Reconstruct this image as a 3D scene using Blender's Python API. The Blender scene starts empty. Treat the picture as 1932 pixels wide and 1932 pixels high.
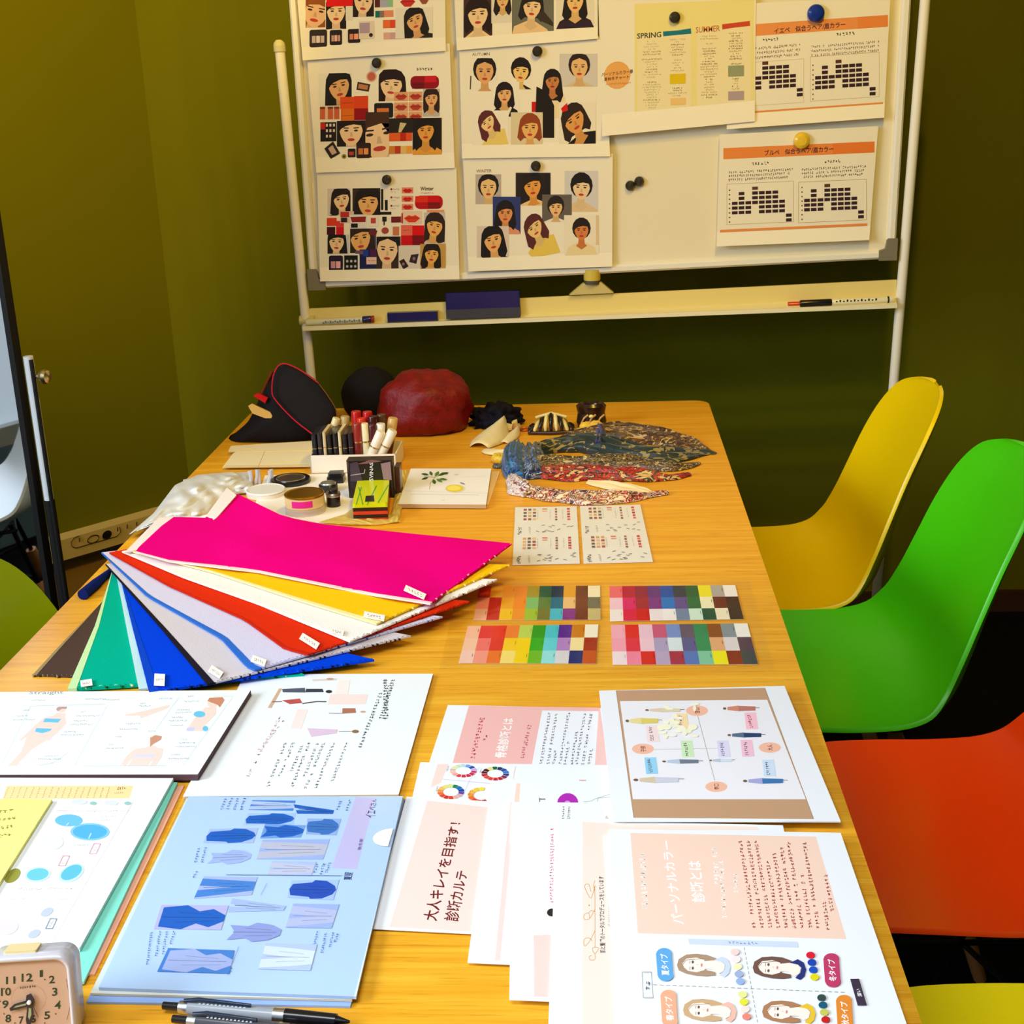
import bpy, math, random
from math import sin, cos, pi, radians, sqrt
from mathutils import Vector, Matrix, noise
random.seed(7)
SC = bpy.context.scene
COL = SC.collection
T = 0.72                                   # table top height
# ------------------------------------------------------------ camera
YAW, PIT, ROL, F, CH = 0.06711953786897584, 0.3138509365647626, -0.03832249606313896, 2592.2167, 0.6874043599
cyw, syw, cpt, spt = cos(YAW), sin(YAW), cos(PIT), sin(PIT)
FW = Vector((-syw * cpt, cyw * cpt, -spt)); RT0 = Vector((cyw, syw, 0)); UP0 = RT0.cross(FW)
RT = cos(ROL) * RT0 + sin(ROL) * UP0; UP = -sin(ROL) * RT0 + cos(ROL) * UP0
CAM = Vector((0, 0, T + CH))
cam = bpy.data.cameras.new('camera'); cam.sensor_width = 36; cam.lens = F / 1932 * 36; cam.clip_start = .02
co = bpy.data.objects.new('camera', cam); COL.objects.link(co)
co.matrix_world = Matrix(((RT.x, UP.x, -FW.x, 0), (RT.y, UP.y, -FW.y, 0), (RT.z, UP.z, -FW.z, CAM.z), (0, 0, 0, 1)))
SC.camera = co
# ------------------------------------------------------------ world, lights, exposure
SC.view_settings.view_transform = 'Standard'; SC.view_settings.look = 'None'
SC.view_settings.gamma = 1; SC.view_settings.use_curve_mapping = False
SC.view_settings.exposure = 0.12
w = bpy.data.worlds.new('world'); SC.world = w; w.use_nodes = True
w.node_tree.nodes['Background'].inputs[0].default_value = (.78, .88, 1, 1)
w.node_tree.nodes['Background'].inputs[1].default_value = .11

def area(name, loc, target, sx, sy, power, col, spread=180):
    l = bpy.data.lights.new(name, 'AREA'); l.shape = 'RECTANGLE'; l.size = sx; l.size_y = sy; l.energy = power; l.color = col; l.spread = radians(spread)
    o = bpy.data.objects.new(name, l); COL.objects.link(o); o.location = loc
    o.rotation_euler = (Vector(target) - Vector(loc)).to_track_quat('-Z', 'Y').to_euler(); return o
area('window_daylight', (-2.58, .3, 1.8), (.1, 1.05, .6), 2.2, 1.25, 62, (.80, .90, 1), 110)
area('added_near_fill', (-.45, .35, 2.45), (-.15, 1.2, .72), 1.1, .6, 11, (.92, .96, 1), 100)  # unseen overhead lamp, added to brighten the near end of the table

def spot(name, loc, target, power, ang, col, size=.03, blend=.6):
    l = bpy.data.lights.new(name, 'SPOT'); l.energy = power; l.spot_size = radians(ang); l.spot_blend = blend; l.color = col; l.shadow_soft_size = size
    o = bpy.data.objects.new(name, l); COL.objects.link(o); o.location = loc
    o.rotation_euler = (Vector(target) - Vector(loc)).to_track_quat('-Z', 'Y').to_euler(); return o
area('added_chair_fill', (-2.57, 1.15, 1.85), (-1.75, 1.9, .3), .5, .9, 7, (.82, .91, 1), 70)  # extra lamp added at the window to lift the white chair
WARM = (1, .66, .08)
for x, y, pw in ((.39, 1.75, 24), (.36, 1.45, 21), (.24, 1.2, 18)):
    spot('ceiling_spot', (x, y, 2.46), (-.35, 3.3, 1.25), pw, 115, WARM)
spot('ceiling_spot', (-.75, 1.75, 2.46), (-1.32, 3.0, 1.95), 120, 74, WARM)

# ------------------------------------------------------------ helpers
def ray(x, y):
    return FW + RT * ((x - 966) / F) - UP * ((y - 966) / F)
def at(x, y, z=T):                          # photo point -> point on a level plane
    d = ray(x, y); return CAM + d * ((z - CAM.z) / d.z)
def atY(x, y, Y):                           # photo point -> point on a vertical plane
    d = ray(x, y); return CAM + d * (Y / d.y)
def lin(c):
    return tuple(((v / 255) / 12.92 if v / 255 <= .04045 else ((v / 255 + .055) / 1.055) ** 2.4) for v in c[:3]) + (1.,)
def mat(name, color=None, rough=.5, metal=0, spec=.5, alpha=1, trans=0, bump=None, noise_amt=0, noise_scale=30, coat=0, emit=None, sheen=0):
    m = bpy.data.materials.new(name); m.use_nodes = True; nt = m.node_tree; b = nt.nodes['Principled BSDF']
    b.inputs['Roughness'].default_value = rough; b.inputs['Metallic'].default_value = metal
    b.inputs['Specular IOR Level'].default_value = spec; b.inputs['Alpha'].default_value = alpha
    b.inputs['Transmission Weight'].default_value = trans; b.inputs['Coat Weight'].default_value = coat
    if sheen: b.inputs['Sheen Weight'].default_value = sheen
    if color is None:
        a = nt.nodes.new('ShaderNodeAttribute'); a.attribute_name = 'Col'; src = a.outputs['Color']
    else:
        r = nt.nodes.new('ShaderNodeRGB'); r.outputs[0].default_value = lin(color); src = r.outputs[0]
    tc = nt.nodes.new('ShaderNodeTexCoord')
    if noise_amt:
        n = nt.nodes.new('ShaderNodeTexNoise'); n.inputs['Scale'].default_value = noise_scale; n.inputs['Detail'].default_value = 6
        nt.links.new(tc.outputs['Object'], n.inputs['Vector'])
        mr = nt.nodes.new('ShaderNodeMapRange'); mr.inputs['To Min'].default_value = 1 - noise_amt; mr.inputs['To Max'].default_value = 1 + noise_amt
        nt.links.new(n.outputs['Fac'], mr.inputs['Value'])
        vm = nt.nodes.new('ShaderNodeVectorMath'); vm.operation = 'SCALE'
        nt.links.new(src, vm.inputs[0]); nt.links.new(mr.outputs[0], vm.inputs['Scale']); src = vm.outputs[0]
    nt.links.new(src, b.inputs['Base Color'])
    if bump:
        n = nt.nodes.new('ShaderNodeTexNoise'); n.inputs['Scale'].default_value = bump[0]; n.inputs['Detail'].default_value = 4
        nt.links.new(tc.outputs['Object'], n.inputs['Vector'])
        bp = nt.nodes.new('ShaderNodeBump'); bp.inputs['Strength'].default_value = bump[1]; bp.inputs['Distance'].default_value = .002
        nt.links.new(n.outputs['Fac'], bp.inputs['Height']); nt.links.new(bp.outputs[0], b.inputs['Normal'])
    if emit: b.inputs['Emission Color'].default_value = lin(emit[0]); b.inputs['Emission Strength'].default_value = emit[1]
    return m
PAPER = mat('paper_print', rough=.7, spec=.2)
GLOSSY = mat('glossy_plastic', rough=.22, spec=.5)
SHELL = mat('chair_shell_plastic', rough=.33, spec=.4)
MATTE = mat('matte_painted', rough=.55, spec=.3)
CLOTH = mat('woven_cloth', rough=.95, spec=.04, bump=(900, .35))
METAL = mat('brushed_metal', rough=.3, metal=1)
NYLON = mat('nylon_fabric', rough=.8, spec=.2, bump=(600, .5))
WALLM = mat('olive_wall_paint', (104, 104, 8), rough=.85, spec=.1, noise_amt=.05, noise_scale=5, bump=(300, .15))
FLOORM = mat('black_carpet', (20, 19, 24), rough=1, spec=.05, noise_amt=.4, noise_scale=150, bump=(400, .8))
CEILM = mat('ceiling_paint', (235, 230, 215), rough=.9)
BEIGE = mat('beige_trim_paint', (188, 160, 96), rough=.6, noise_amt=.04)
BROWN = mat('brown_vinyl_base', (62, 34, 16), rough=.6, noise_amt=.05)

def film(name, tint, gloss=.10, rough=.12):
    m = bpy.data.materials.new(name); m.use_nodes = True; nt = m.node_tree; nt.nodes.clear()
    o = nt.nodes.new('ShaderNodeOutputMaterial'); t = nt.nodes.new('ShaderNodeBsdfTransparent'); g = nt.nodes.new('ShaderNodeBsdfGlossy'); mx = nt.nodes.new('ShaderNodeMixShader')
    n = nt.nodes.new('ShaderNodeTexNoise'); n.inputs['Scale'].default_value = 25
    bp = nt.nodes.new('ShaderNodeBump'); bp.inputs['Strength'].default_value = .12; nt.links.new(n.outputs['Fac'], bp.inputs['Height']); nt.links.new(bp.outputs[0], g.inputs['Normal'])
    t.inputs[0].default_value = tint; g.inputs['Roughness'].default_value = rough; mx.inputs[0].default_value = gloss
    nt.links.new(t.outputs[0], mx.inputs[1]); nt.links.new(g.outputs[0], mx.inputs[2]); nt.links.new(mx.outputs[0], o.inputs[0]); return m
FILM = film('clear_film', (.988, .988, .98, 1), .03, .06)
BLUEFILM = film('blue_clear_film', (.90, .95, 1, 1), .05)
BAGFILM = film('clear_bag_film', (.90, .93, .97, 1), .22, .25)

def wood():
    m = bpy.data.materials.new('oak_veneer'); m.use_nodes = True; nt = m.node_tree; b = nt.nodes['Principled BSDF']
    tc = nt.nodes.new('ShaderNodeTexCoord'); mp = nt.nodes.new('ShaderNodeMapping'); mp.inputs['Scale'].default_value = (1.6, 55, 1)
    n = nt.nodes.new('ShaderNodeTexNoise'); n.inputs['Scale'].default_value = 2.2; n.inputs['Detail'].default_value = 8; n.inputs['Roughness'].default_value = .62
    nt.links.new(tc.outputs['Object'], mp.inputs[0]); nt.links.new(mp.outputs[0], n.inputs[0])
    r = nt.nodes.new('ShaderNodeValToRGB'); e = r.color_ramp.elements
    e[0].position = .30; e[0].color = lin((228, 156, 30)); e[1].position = .66; e[1].color = lin((244, 186, 54))
    k = r.color_ramp.elements.new(.5); k.color = lin((237, 171, 40))
    nt.links.new(n.outputs['Fac'], r.inputs[0])
    mp2 = nt.nodes.new('ShaderNodeMapping'); mp2.inputs['Scale'].default_value = (22, 420, 1)
    n2 = nt.nodes.new('ShaderNodeTexNoise'); n2.inputs['Scale'].default_value = 1.; n2.inputs['Detail'].default_value = 3
    nt.links.new(tc.outputs['Object'], mp2.inputs[0]); nt.links.new(mp2.outputs[0], n2.inputs[0])
    r2 = nt.nodes.new('ShaderNodeValToRGB'); r2.color_ramp.elements[0].position = .30; r2.color_ramp.elements[0].color = (.80, .74, .62, 1); r2.color_ramp.elements[1].position = .42
    r2.color_ramp.elements[1].color = (1, 1, 1, 1)
    nt.links.new(n2.outputs['Fac'], r2.inputs[0])
    mx = nt.nodes.new('ShaderNodeVectorMath'); mx.operation = 'MULTIPLY'; nt.links.new(r.outputs[0], mx.inputs[0]); nt.links.new(r2.outputs[0], mx.inputs[1])
    nt.links.new(mx.outputs[0], b.inputs['Base Color']); b.inputs['Roughness'].default_value = .42; b.inputs['Specular IOR Level'].default_value = .3
    return m
WOOD = wood()
LEGWOOD = mat('beech_leg', (150, 100, 50), rough=.5, noise_amt=.15, noise_scale=60)

class MB:
    def __init__(s): s.v = []; s.f = []; s.c = []; s.sm = []
    def add(s, vs, fs, col, smooth=False):
        n = len(s.v); s.v += [Vector(v) for v in vs]
        for f in fs: s.f.append([n + i for i in f]); s.c.append(col); s.sm.append(smooth)
        return s
    def prism(s, base, up, col, top=None):          # base polygon (list of Vector), extruded by up
        n = len(base); up = Vector(up); b = [Vector(p) for p in base]; t = [p + up for p in b]
        s.add(b + t, [list(range(n))[::-1], list(range(n, 2 * n))], col)
        if top: s.c[-1] = top
        s.add(b + t, [[i, (i + 1) % n, n + (i + 1) % n, n + i] for i in range(n)], col); return s
    def box(s, a, b, col):
        x0, y0, z0 = a; x1, y1, z1 = b
        return s.prism([(x0, y0, z0), (x1, y0, z0), (x1, y1, z0), (x0, y1, z0)], (0, 0, z1 - z0), col)
    def tube(s, pts, r, col, n=10, cap=True):
        pts = [Vector(p) for p in pts]; rings = []; rr = r if isinstance(r, (list, tuple)) else [r] * len(pts); pu = None
        for i, p in enumerate(pts):
            d = (pts[min(i + 1, len(pts) - 1)] - pts[max(i - 1, 0)]).normalized()
            u = (pu - d * pu.dot(d)) if pu else (Vector((0, 0, 1)) if abs(d.z) < .9 else Vector((1, 0, 0))); u = (u - d * u.dot(d)).normalized(); pu = u; v = d.cross(u)
            rings.append([p + (u * cos(2 * pi * k / n) + v * sin(2 * pi * k / n)) * rr[i] for k in range(n)])
        vs = [q for rg in rings for q in rg]
        fs = [[i * n + k, i * n + (k + 1) % n, (i + 1) * n + (k + 1) % n, (i + 1) * n + k] for i in range(len(pts) - 1) for k in range(n)]
        s.add(vs, fs, col, True)
        if cap: s.add(rings[0], [list(range(n))[::-1]], col); s.add(rings[-1], [list(range(n))], col)
        return s
    def lathe(s, c, prof, col, n=28, axis=(0, 0, 1), cols=None, sx=1, sy=1):
        c = Vector(c); a = Vector(axis).normalized(); u = Vector((1, 0, 0)) if abs(a.x) < .9 else Vector((0, 1, 0)); u = (u - a * u.dot(a)).normalized(); v = a.cross(u)
        vs = [c + a * h + (u * cos(2 * pi * k / n) * sx + v * sin(2 * pi * k / n) * sy) * r for r, h in prof for k in range(n)]
        for i in range(len(prof) - 1):
            cc = cols[i] if cols else col
            s.add(vs[i * n:(i + 2) * n], [[k, (k + 1) % n, n + (k + 1) % n, n + k] for k in range(n)], cc, True)
        return s
    def grid(s, P, nu, nv, col, closed=False):        # P[i][j]
        vs = [p for row in P for p in row]
        for i in range(nu):
            for j in range(nv):
                cc = col(i / nu, j / nv) if callable(col) else col
                s.f.append([len(s.v) + q for q in (i * (nv + 1) + j, (i + 1) * (nv + 1) + j, (i + 1) * (nv + 1) + j + 1, i * (nv + 1) + j + 1)]); s.c.append(cc); s.sm.append(True)
        s.v += [Vector(p) for p in vs]; return s
    def blob(s, c, rx, ry, rz, col, amp=.12, fr=6, n=20, flat=True, seed=0):
        c = Vector(c); P = []
        for i in range(n + 1):
            th = pi * i / n; row = []
            for j in range(2 * n + 1):
                ph = 2 * pi * (j % (2 * n)) / (2 * n); d = Vector((sin(th) * cos(ph), sin(th) * sin(ph), cos(th)))
                k = 1 + amp * noise.noise(d * fr + Vector((seed, seed, 0))) + amp * .5 * noise.noise(d * fr * 2.5 + Vector((seed, 3, 0)))
                q = Vector((d.x * rx * k, d.y * ry * k, d.z * rz * k))
                if flat and q.z < -rz * .55: q.z = -rz * .55
                row.append(c + q)
            P.append(row)
        return s.grid(P, n, 2 * n, col)
    def build(s, name, m, parent=None, label=None, cat=None, group=None, kind=None, smooth=None, bevel=0, solid=0, local=False, subsurf=0):
        me = bpy.data.meshes.new(name)
        if parent is not None or local: o0 = Vector((0, 0, 0)) if local else parent.location.copy()
        else:
            n = len(s.v); o0 = Vector((sum(v.x for v in s.v) / n, sum(v.y for v in s.v) / n, min(v.z for v in s.v)))
        me.from_pydata([v - o0 for v in s.v], [], s.f)
        at_ = me.color_attributes.new('Col', 'FLOAT_COLOR', 'CORNER'); buf = []
        for f, c in zip(s.f, s.c): buf += list(lin(c)) * len(f)
        at_.data.foreach_set('color', buf)
        me.polygons.foreach_set('use_smooth', [bool(q) for q in s.sm]) if smooth is None else me.polygons.foreach_set('use_smooth', [smooth] * len(s.f))
        me.materials.append(m); me.update()
        o = bpy.data.objects.new(name, me); COL.objects.link(o)
        if parent is not None: o.parent = parent
        if parent is None: o.location = o0
        if solid: k = o.modifiers.new('t', 'SOLIDIFY'); k.thickness = solid; k.offset = 0
        if subsurf: k = o.modifiers.new('s', 'SUBSURF'); k.levels = subsurf; k.render_levels = subsurf
        if bevel: k = o.modifiers.new('b', 'BEVEL'); k.width = bevel; k.segments = 2; k.limit_method = 'ANGLE'; k.angle_limit = radians(40)
        tag(o, label, cat, group, kind); return o
def tag(o, label=None, cat=None, group=None, kind=None):
    if label: o['label'] = label
    if cat: o['category'] = cat
    if group: o['group'] = group
    if kind: o['kind'] = kind
def thing(name, label, cat, loc=(0, 0, 0), group=None, rz=0):
    o = bpy.data.objects.new(name, None); o.empty_display_size = .02; COL.objects.link(o); o.location = loc; o.rotation_euler = (0, 0, rz)
    tag(o, label, cat, group); return o
def copy_tree(o, parent=None):
    c = o.copy(); COL.objects.link(c)
    if parent is not None: c.parent = parent
    for ch in list(o.children): copy_tree(ch, c)
    return c
WHITE = (242, 242, 240)

# ------------------------------------------------------------ printing on flat sheets
TXT = {}
def glyphs(body, bold=False):
    if body in TXT: return TXT[body]
    cu = bpy.data.curves.new('t', 'FONT'); cu.body = body; cu.resolution_u = 2; cu.offset = .018 if bold else .006
    o = bpy.data.objects.new('t', cu); COL.objects.link(o); bpy.context.view_layer.update()
    me = bpy.data.meshes.new_from_object(o.evaluated_get(bpy.context.evaluated_depsgraph_get()))
    vs = [(v.co.x, v.co.y) for v in me.vertices]; fs = [list(p.vertices) for p in me.polygons]
    bpy.data.objects.remove(o); bpy.data.curves.remove(cu); bpy.data.meshes.remove(me)
    x0 = min(v[0] for v in vs); x1 = max(v[0] for v in vs); y0 = min(v[1] for v in vs); y1 = max(v[1] for v in vs)
    TXT[body] = ([((x - x0) / (x1 - x0), (y - y0) / (y1 - y0)) for x, y in vs], fs); return TXT[body]
class Pen(MB):
    """sheet lying on a level plane (z) or hanging on a vertical plane (Y); marks are given where the photo shows them"""
    def __init__(s, z=None, Y=None, pl=None):
        super().__init__(); s.z = z; s.Y = Y; s.pl = pl; s.k = 0; s.o = (0, 0, 1.); s.sl = 0; s.clipr = None
    def crop(s, ox, oy, sc): s.o = (ox, oy, sc); return s
    def W(s, x, y, lift=0):
        X = s.o[0] + x / s.o[2]; Y_ = s.o[1] + (y + s.sl * (x - s.x0)) / s.o[2]
        if s.pl: P, n = s.pl; d = ray(X, Y_); return CAM + d * ((P + n * lift - CAM).dot(n) / d.dot(n))
        return at(X, Y_, s.z + lift) if s.z is not None else atY(X, Y_, s.Y - lift)
    def poly(s, pts, col, step=True):
        if step: s.k += 1
        if s.clipr:
            a, b, c, d = s.clipr; pts = [(min(max(x, a), c), min(max(y, b), d)) for x, y in pts]
        vs = [s.W(x, y, .00003 + s.k * .000007) for x, y in pts]
        s.add(vs, [list(range(len(vs)))], col); return s
    x0 = 0
    def rect(s, a, b, c, d, col, sk=0): return s.poly([(a, b), (c, b + sk * (c - a)), (c, d + sk * (c - a)), (a, d)], col)
    def ell(s, cx, cy, rx, ry, col, rot=0, n=18, a0=0, a1=360):
        cr, sr = cos(rot), sin(rot); P = []
        m = n if a1 - a0 == 360 else n + 1
        for i in range(m):
            a = radians(a0 + (a1 - a0) * i / n); x, y = rx * cos(a), ry * sin(a); P.append((cx + x * cr - y * sr, cy + x * sr + y * cr))
        return s.poly(P, col)
    def rrect(s, a, b, c, d, col, r=None):
        r = r or (d - b) / 2; P = []
        for cx, cy, t in ((c - r, b + r, -90), (c - r, d - r, 0), (a + r, d - r, 90), (a + r, b + r, 180)):
            for i in range(5): u = radians(t + i * 22.5); P.append((cx + r * cos(u), cy + r * sin(u)))
        return s.poly(P, col)
    def line(s, pts, wd, col):
        s.k += 1
        for (x0, y0), (x1, y1) in zip(pts, pts[1:]):
            L = sqrt((x1 - x0) ** 2 + (y1 - y0) ** 2) or 1; nx, ny = -(y1 - y0) / L * wd / 2, (x1 - x0) / L * wd / 2
            s.poly([(x0 + nx, y0 + ny), (x1 + nx, y1 + ny), (x1 - nx, y1 - ny), (x0 - nx, y0 - ny)], col, False)
        return s
    def quad(s, q, u, v):            # q: bottom-left, bottom-right, top-right, top-left in reading direction
        a, b, c, d = q; return tuple((a[i] * (1 - u) + b[i] * u) * (1 - v) + (d[i] * (1 - u) + c[i] * u) * v for i in (0, 1))
    def text(s, body, q, col, bold=True):
        vs, fs = glyphs(body, bold); s.k += 1
        s.add([s.W(*s.quad(q, u, v), .00003 + s.k * .000007) for u, v in vs], fs, col); return s
    def scrib(s, q, n, col, seed=0, dens=3, gap=0.0):   # a line of illegibly small characters
        rnd = random.Random(seed * 31 + n); s.k += 1
        for i in range(n):
            if rnd.random() < gap: continue
            for k in range(dens):
                u0 = (i + rnd.uniform(.08, .5)) / n; v0 = rnd.uniform(.02, .8)
                if rnd.random() < .55: du, dv = rnd.uniform(.35, .55) / n, .17
                else: du, dv = .17 / n, rnd.uniform(.4, .9)
                u1 = min(u0 + du, (i + .95) / n); v1 = min(v0 + dv, 1)
                s.poly([s.quad(q, u0, v0), s.quad(q, u1, v0), s.quad(q, u1, v1), s.quad(q, u0, v1)], col, False)
        return s
    def hl(s, x0, y0, x1, h, sl=0): return [(x0, y0 + h), (x1, y0 + h + sl * (x1 - x0)), (x1, y0 + sl * (x1 - x0)), (x0, y0)]
    def slab(s, q, th, col=WHITE, side=None, n=8, lift=None):   # q: TL, TR, BR, BL in the photo
        s.o = (0, 0, 1); o0 = s.o
        P = []
        for i in range(n + 1):
            row = []
            for j in range(n + 1):
                u = i / n; v = j / n
                x = (q[0][0] * (1 - u) + q[1][0] * u) * (1 - v) + (q[3][0] * (1 - u) + q[2][0] * u) * v
                y = (q[0][1] * (1 - u) + q[1][1] * u) * (1 - v) + (q[3][1] * (1 - u) + q[2][1] * u) * v
                row.append(s.W(x, y, lift(u, v) if lift else 0))
            P.append(row)
        nrm = Vector((0, 0, 1)) if s.z is not None else Vector((0, -1, 0))
        s.grid(P, n, n, col); s.sm = [False] * len(s.f)
        B = [[p - nrm * th for p in r] for r in P]
        rim = [(i, 0) for i in range(n)] + [(n, j) for j in range(n)] + [(i, n) for i in range(n, 0, -1)] + [(0, j) for j in range(n, 0, -1)]
        vs = [P[i][j] for i, j in rim] + [B[i][j] for i, j in rim]; m = len(rim)
        s.add(vs, [[k, m + k, m + (k + 1) % m, (k + 1) % m] for k in range(m)], side or col)
        s.grid(B, n, n, side or col); return s

def portrait(s, x0, y0, x1, y1, bg=(225, 220, 205), hair=(35, 25, 20), skin=(228, 175, 120), cloth=None, cx=.5, cy=.45, fs=.27, tilt=0, hl=1.0, lip=(190, 60, 50), fringe=True, wide=1.0):
    """a small printed portrait photograph of nobody in particular"""
    w, h = x1 - x0, y1 - y0; s.clipr = (x0, y0, x1, y1)
    if bg: s.poly([(x0, y0), (x1, y0), (x1, y1), (x0, y1)], bg)
    X, Y, r = x0 + cx * w, y0 + cy * h, fs * h; rw = r * .74 * wide; ct, st = cos(tilt), sin(tilt)
    def p(u, v): return (X + (u * ct - v * st) * rw, Y + (u * st + v * ct) * r)
    def pl(L, c): s.poly([p(u, v) for u, v in L], c)
    def el(u, v, ru, rv, c, n=14): pl([(u + ru * cos(2 * pi * i / n), v + rv * sin(2 * pi * i / n)) for i in range(n)], c)
    if cloth: pl([(-.5, 1.2), (.5, 1.2), (1.9, 1.75), (2.4, 4), (-2.4, 4), (-1.9, 1.75)], cloth)
    el(0, -.25, 1.33, 1.15, hair)
    if hl > .2: pl([(-1.32, -.3), (1.32, -.3), (1.45 + .1 * hl, .6 + hl * .6), (1.15, .8 + hl), (.75, .5 + hl), (-.75, .5 + hl), (-1.15, .8 + hl), (-1.5 - .1 * hl, .6 + hl * .6)], hair)
    pl([(-.4, .5), (.4, .5), (.45, 1.35), (.8, 1.6), (0, 2.0), (-.8, 1.6), (-.45, 1.35)], tuple(int(q * .93) for q in skin))
    pl([(1.0 * cos(a) * (1 - .22 * max(0, sin(a))), 1.02 * sin(a)) for a in [2 * pi * i / 18 for i in range(18)]], skin)
    if fringe: pl([(-1.08, .05), (-1.1, -.6), (-.6, -1.12), (.6, -1.12), (1.1, -.6), (1.08, .05), (.85, -.42), (.2, -.5), (-.5, -.38), (-.85, -.2)], hair)
    else: pl([(-1.08, -.1), (-1.1, -.6), (-.6, -1.15), (.6, -1.15), (1.1, -.6), (1.08, -.1), (.8, -.6), (0, -.85), (-.8, -.6)], hair)
    dk = (55, 38, 30)
    for e in (-1, 1):
        el(e * .42, -.06, .19, .07, dk, 8); pl([(e * .2, -.27), (e * .68, -.3), (e * .66, -.22), (e * .2, -.2)], dk)
    pl([(-.05, .05), (.08, .05), (.16, .36), (-.12, .36)], tuple(int(q * .86) for q in skin))
    el(0, .58, .32, .11, lip, 10)
    s.clipr = None
def compact(s, x0, y0, x1, y1, body=(35, 28, 28), inner=(205, 130, 80), n=1):
    s.rrect(x0, y0, x1, y1, body, (y1 - y0) * .12); w = x1 - x0; h = y1 - y0
    for i in range(n): s.rect(x0 + w * (.14 + .74 * i / n), y0 + h * .35, x0 + w * (.14 + .74 * (i + .85) / n), y0 + h * .75, tuple(max(0, min(255, q + (i % 2) * 30)) for q in inner))
def lips(s, cx, cy, rx, ry, col=(190, 60, 45)):
    s.poly([(cx - rx, cy), (cx - rx * .4, cy - ry * .8), (cx - rx * .1, cy - ry * .55), (cx + rx * .1, cy - ry * .55), (cx + rx * .4, cy - ry * .8), (cx + rx, cy), (cx + rx * .4, cy + ry), (cx - rx * .4, cy + ry)], col)
    s.line([(cx - rx * .8, cy - ry * .05), (cx + rx * .8, cy - ry * .05)], ry * .12, tuple(int(q * .55) for q in col))

# ============================================================ THE ROOM
def struct(name, mb, m, **k): return mb.build(name, m, kind='structure', **k)
RH = 2.5; BY = 3.42; CX = -1.08
struct('floor', MB().box((-2.7, -1.9, -.05), (2.4, BY + .1, 0), (255, 255, 255)), FLOORM)
struct('wall_back', MB().box((CX - .02, BY, 0), (2.4, BY + .1, RH), (255, 255, 255)), WALLM)
LD = Vector((-1, -1.15, 0)).normalized(); LN = Vector((1.15, -1, 0)).normalized()      # oblique left wall: direction, inner normal
C0 = Vector((CX, BY, 0)); LL = 2.51
def lw(s, n, z): return C0 + LD * s + LN * n + Vector((0, 0, z))
struct('wall_left', MB().prism([lw(0, 0, 0), lw(LL, 0, 0), lw(LL, -.1, 0), lw(-.1, -.1, 0)], (0, 0, RH), (255, 255, 255)), WALLM)
struct('wall_right', MB().box((2.3, -1.9, 0), (2.4, BY, RH), (255, 255, 255)), WALLM)
struct('ceiling', MB().box((-2.7, -.6, RH), (2.4, BY + .1, RH + .08), (255, 255, 255)), CEILM)
struct('baseboard_back', MB().box((CX + .05, BY - .012, 0), (2.3, BY, .058), (255, 255, 255)), BROWN)
struct('baseboard_left', MB().prism([lw(.03, .022, 0), lw(LL, .022, 0), lw(LL, 0, 0), lw(.03, 0, 0)], (0, 0, .298), (255, 255, 255)), mat('tan_lower_panel', (168, 128, 62), rough=.5, noise_amt=.06, noise_scale=8))
# side wall with a wide window (daylight side)
WLM = mat('pale_wall_paint', (120, 150, 168), rough=.8)
XW = -2.62
mb = MB().box((XW - .08, -1.9, 0), (XW, 1.52, .32), WHITE).box((XW - .08, -1.9, 2.3), (XW, 1.52, RH), WHITE).box((XW - .08, -1.9, .32), (XW, -1.0, 2.3), WHITE)
struct('wall_side', mb, WLM)
wf = MB()
for y in (-1.0, .22, 1.46): wf.box((XW - .06, y, .32), (XW, y + .06, 2.3), (225, 228, 230))
for z in (.32, 2.24): wf.box((XW - .06, -1.0, z), (XW, 1.52, z + .06), (225, 228, 230))
struct('window_1', wf, MATTE)
struct('window_2', MB().box((XW - .05, -.95, .36), (XW - .04, 1.47, 2.25), WHITE), mat('frosted_daylight_pane', (190, 205, 215), rough=.5, emit=((196, 210, 222), .62)))
# cable trunking with socket cut-outs along the left wall
tr = thing('cable_trunking', 'beige cable trunking with sockets running along the left wall', 'trunking', lw(.2, .03, .300))
MB().prism([lw(.02, .05, .300), lw(2.2, .05, .300), lw(2.2, 0, .300), lw(.02, 0, .300)], (0, 0, .052), (214, 184, 108)).build('cover', MATTE, tr, bevel=.003)
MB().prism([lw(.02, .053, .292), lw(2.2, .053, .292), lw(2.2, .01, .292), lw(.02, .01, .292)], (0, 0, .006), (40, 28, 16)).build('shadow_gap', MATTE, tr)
def trpt(x, y, off=.0515):                    # photo point -> point on the front face of the trunking
    d = ray(x, y); P = C0 + LN * off; t = (P - CAM).dot(LN) / d.dot(LN); return CAM + d * t
def tr_ring(pts, r, name, col=(70, 50, 24)):
    MB().tube([trpt(*p) for p in pts], r, col, 6, False).build(name, MATTE, tr)
n_ = LN
def tel(cx, cy, rx, ry, k=14, sl=-.28): return [(cx + rx * cos(2 * pi * i / k), cy + ry * sin(2 * pi * i / k) + sl * rx * cos(2 * pi * i / k)) for i in range(k + 1)]
tr_ring([(150, 1011), (140, 1015), (134, 1023), (136, 1031), (143, 1034), (220, 1012), (228, 1004), (226, 994)], .0009, 'socket_outline')
tr_ring(tel(176, 1017, 11, 7), .0012, 'socket_ring')
MB().add([trpt(x, y, .053) for x, y in tel(202, 1009, 9, 8)[:-1]], [list(range(14))], (22, 20, 14)).build('round_socket', MATTE, tr)
for x in (150, 222, 240, 258): MB().tube([trpt(x, 1019 - .28 * (x - 150) - 4, .052), trpt(x, 1019 - .28 * (x - 150) + 3, .052)], .0014, (70, 50, 24), 6).build('socket_slot', MATTE, tr)

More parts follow.
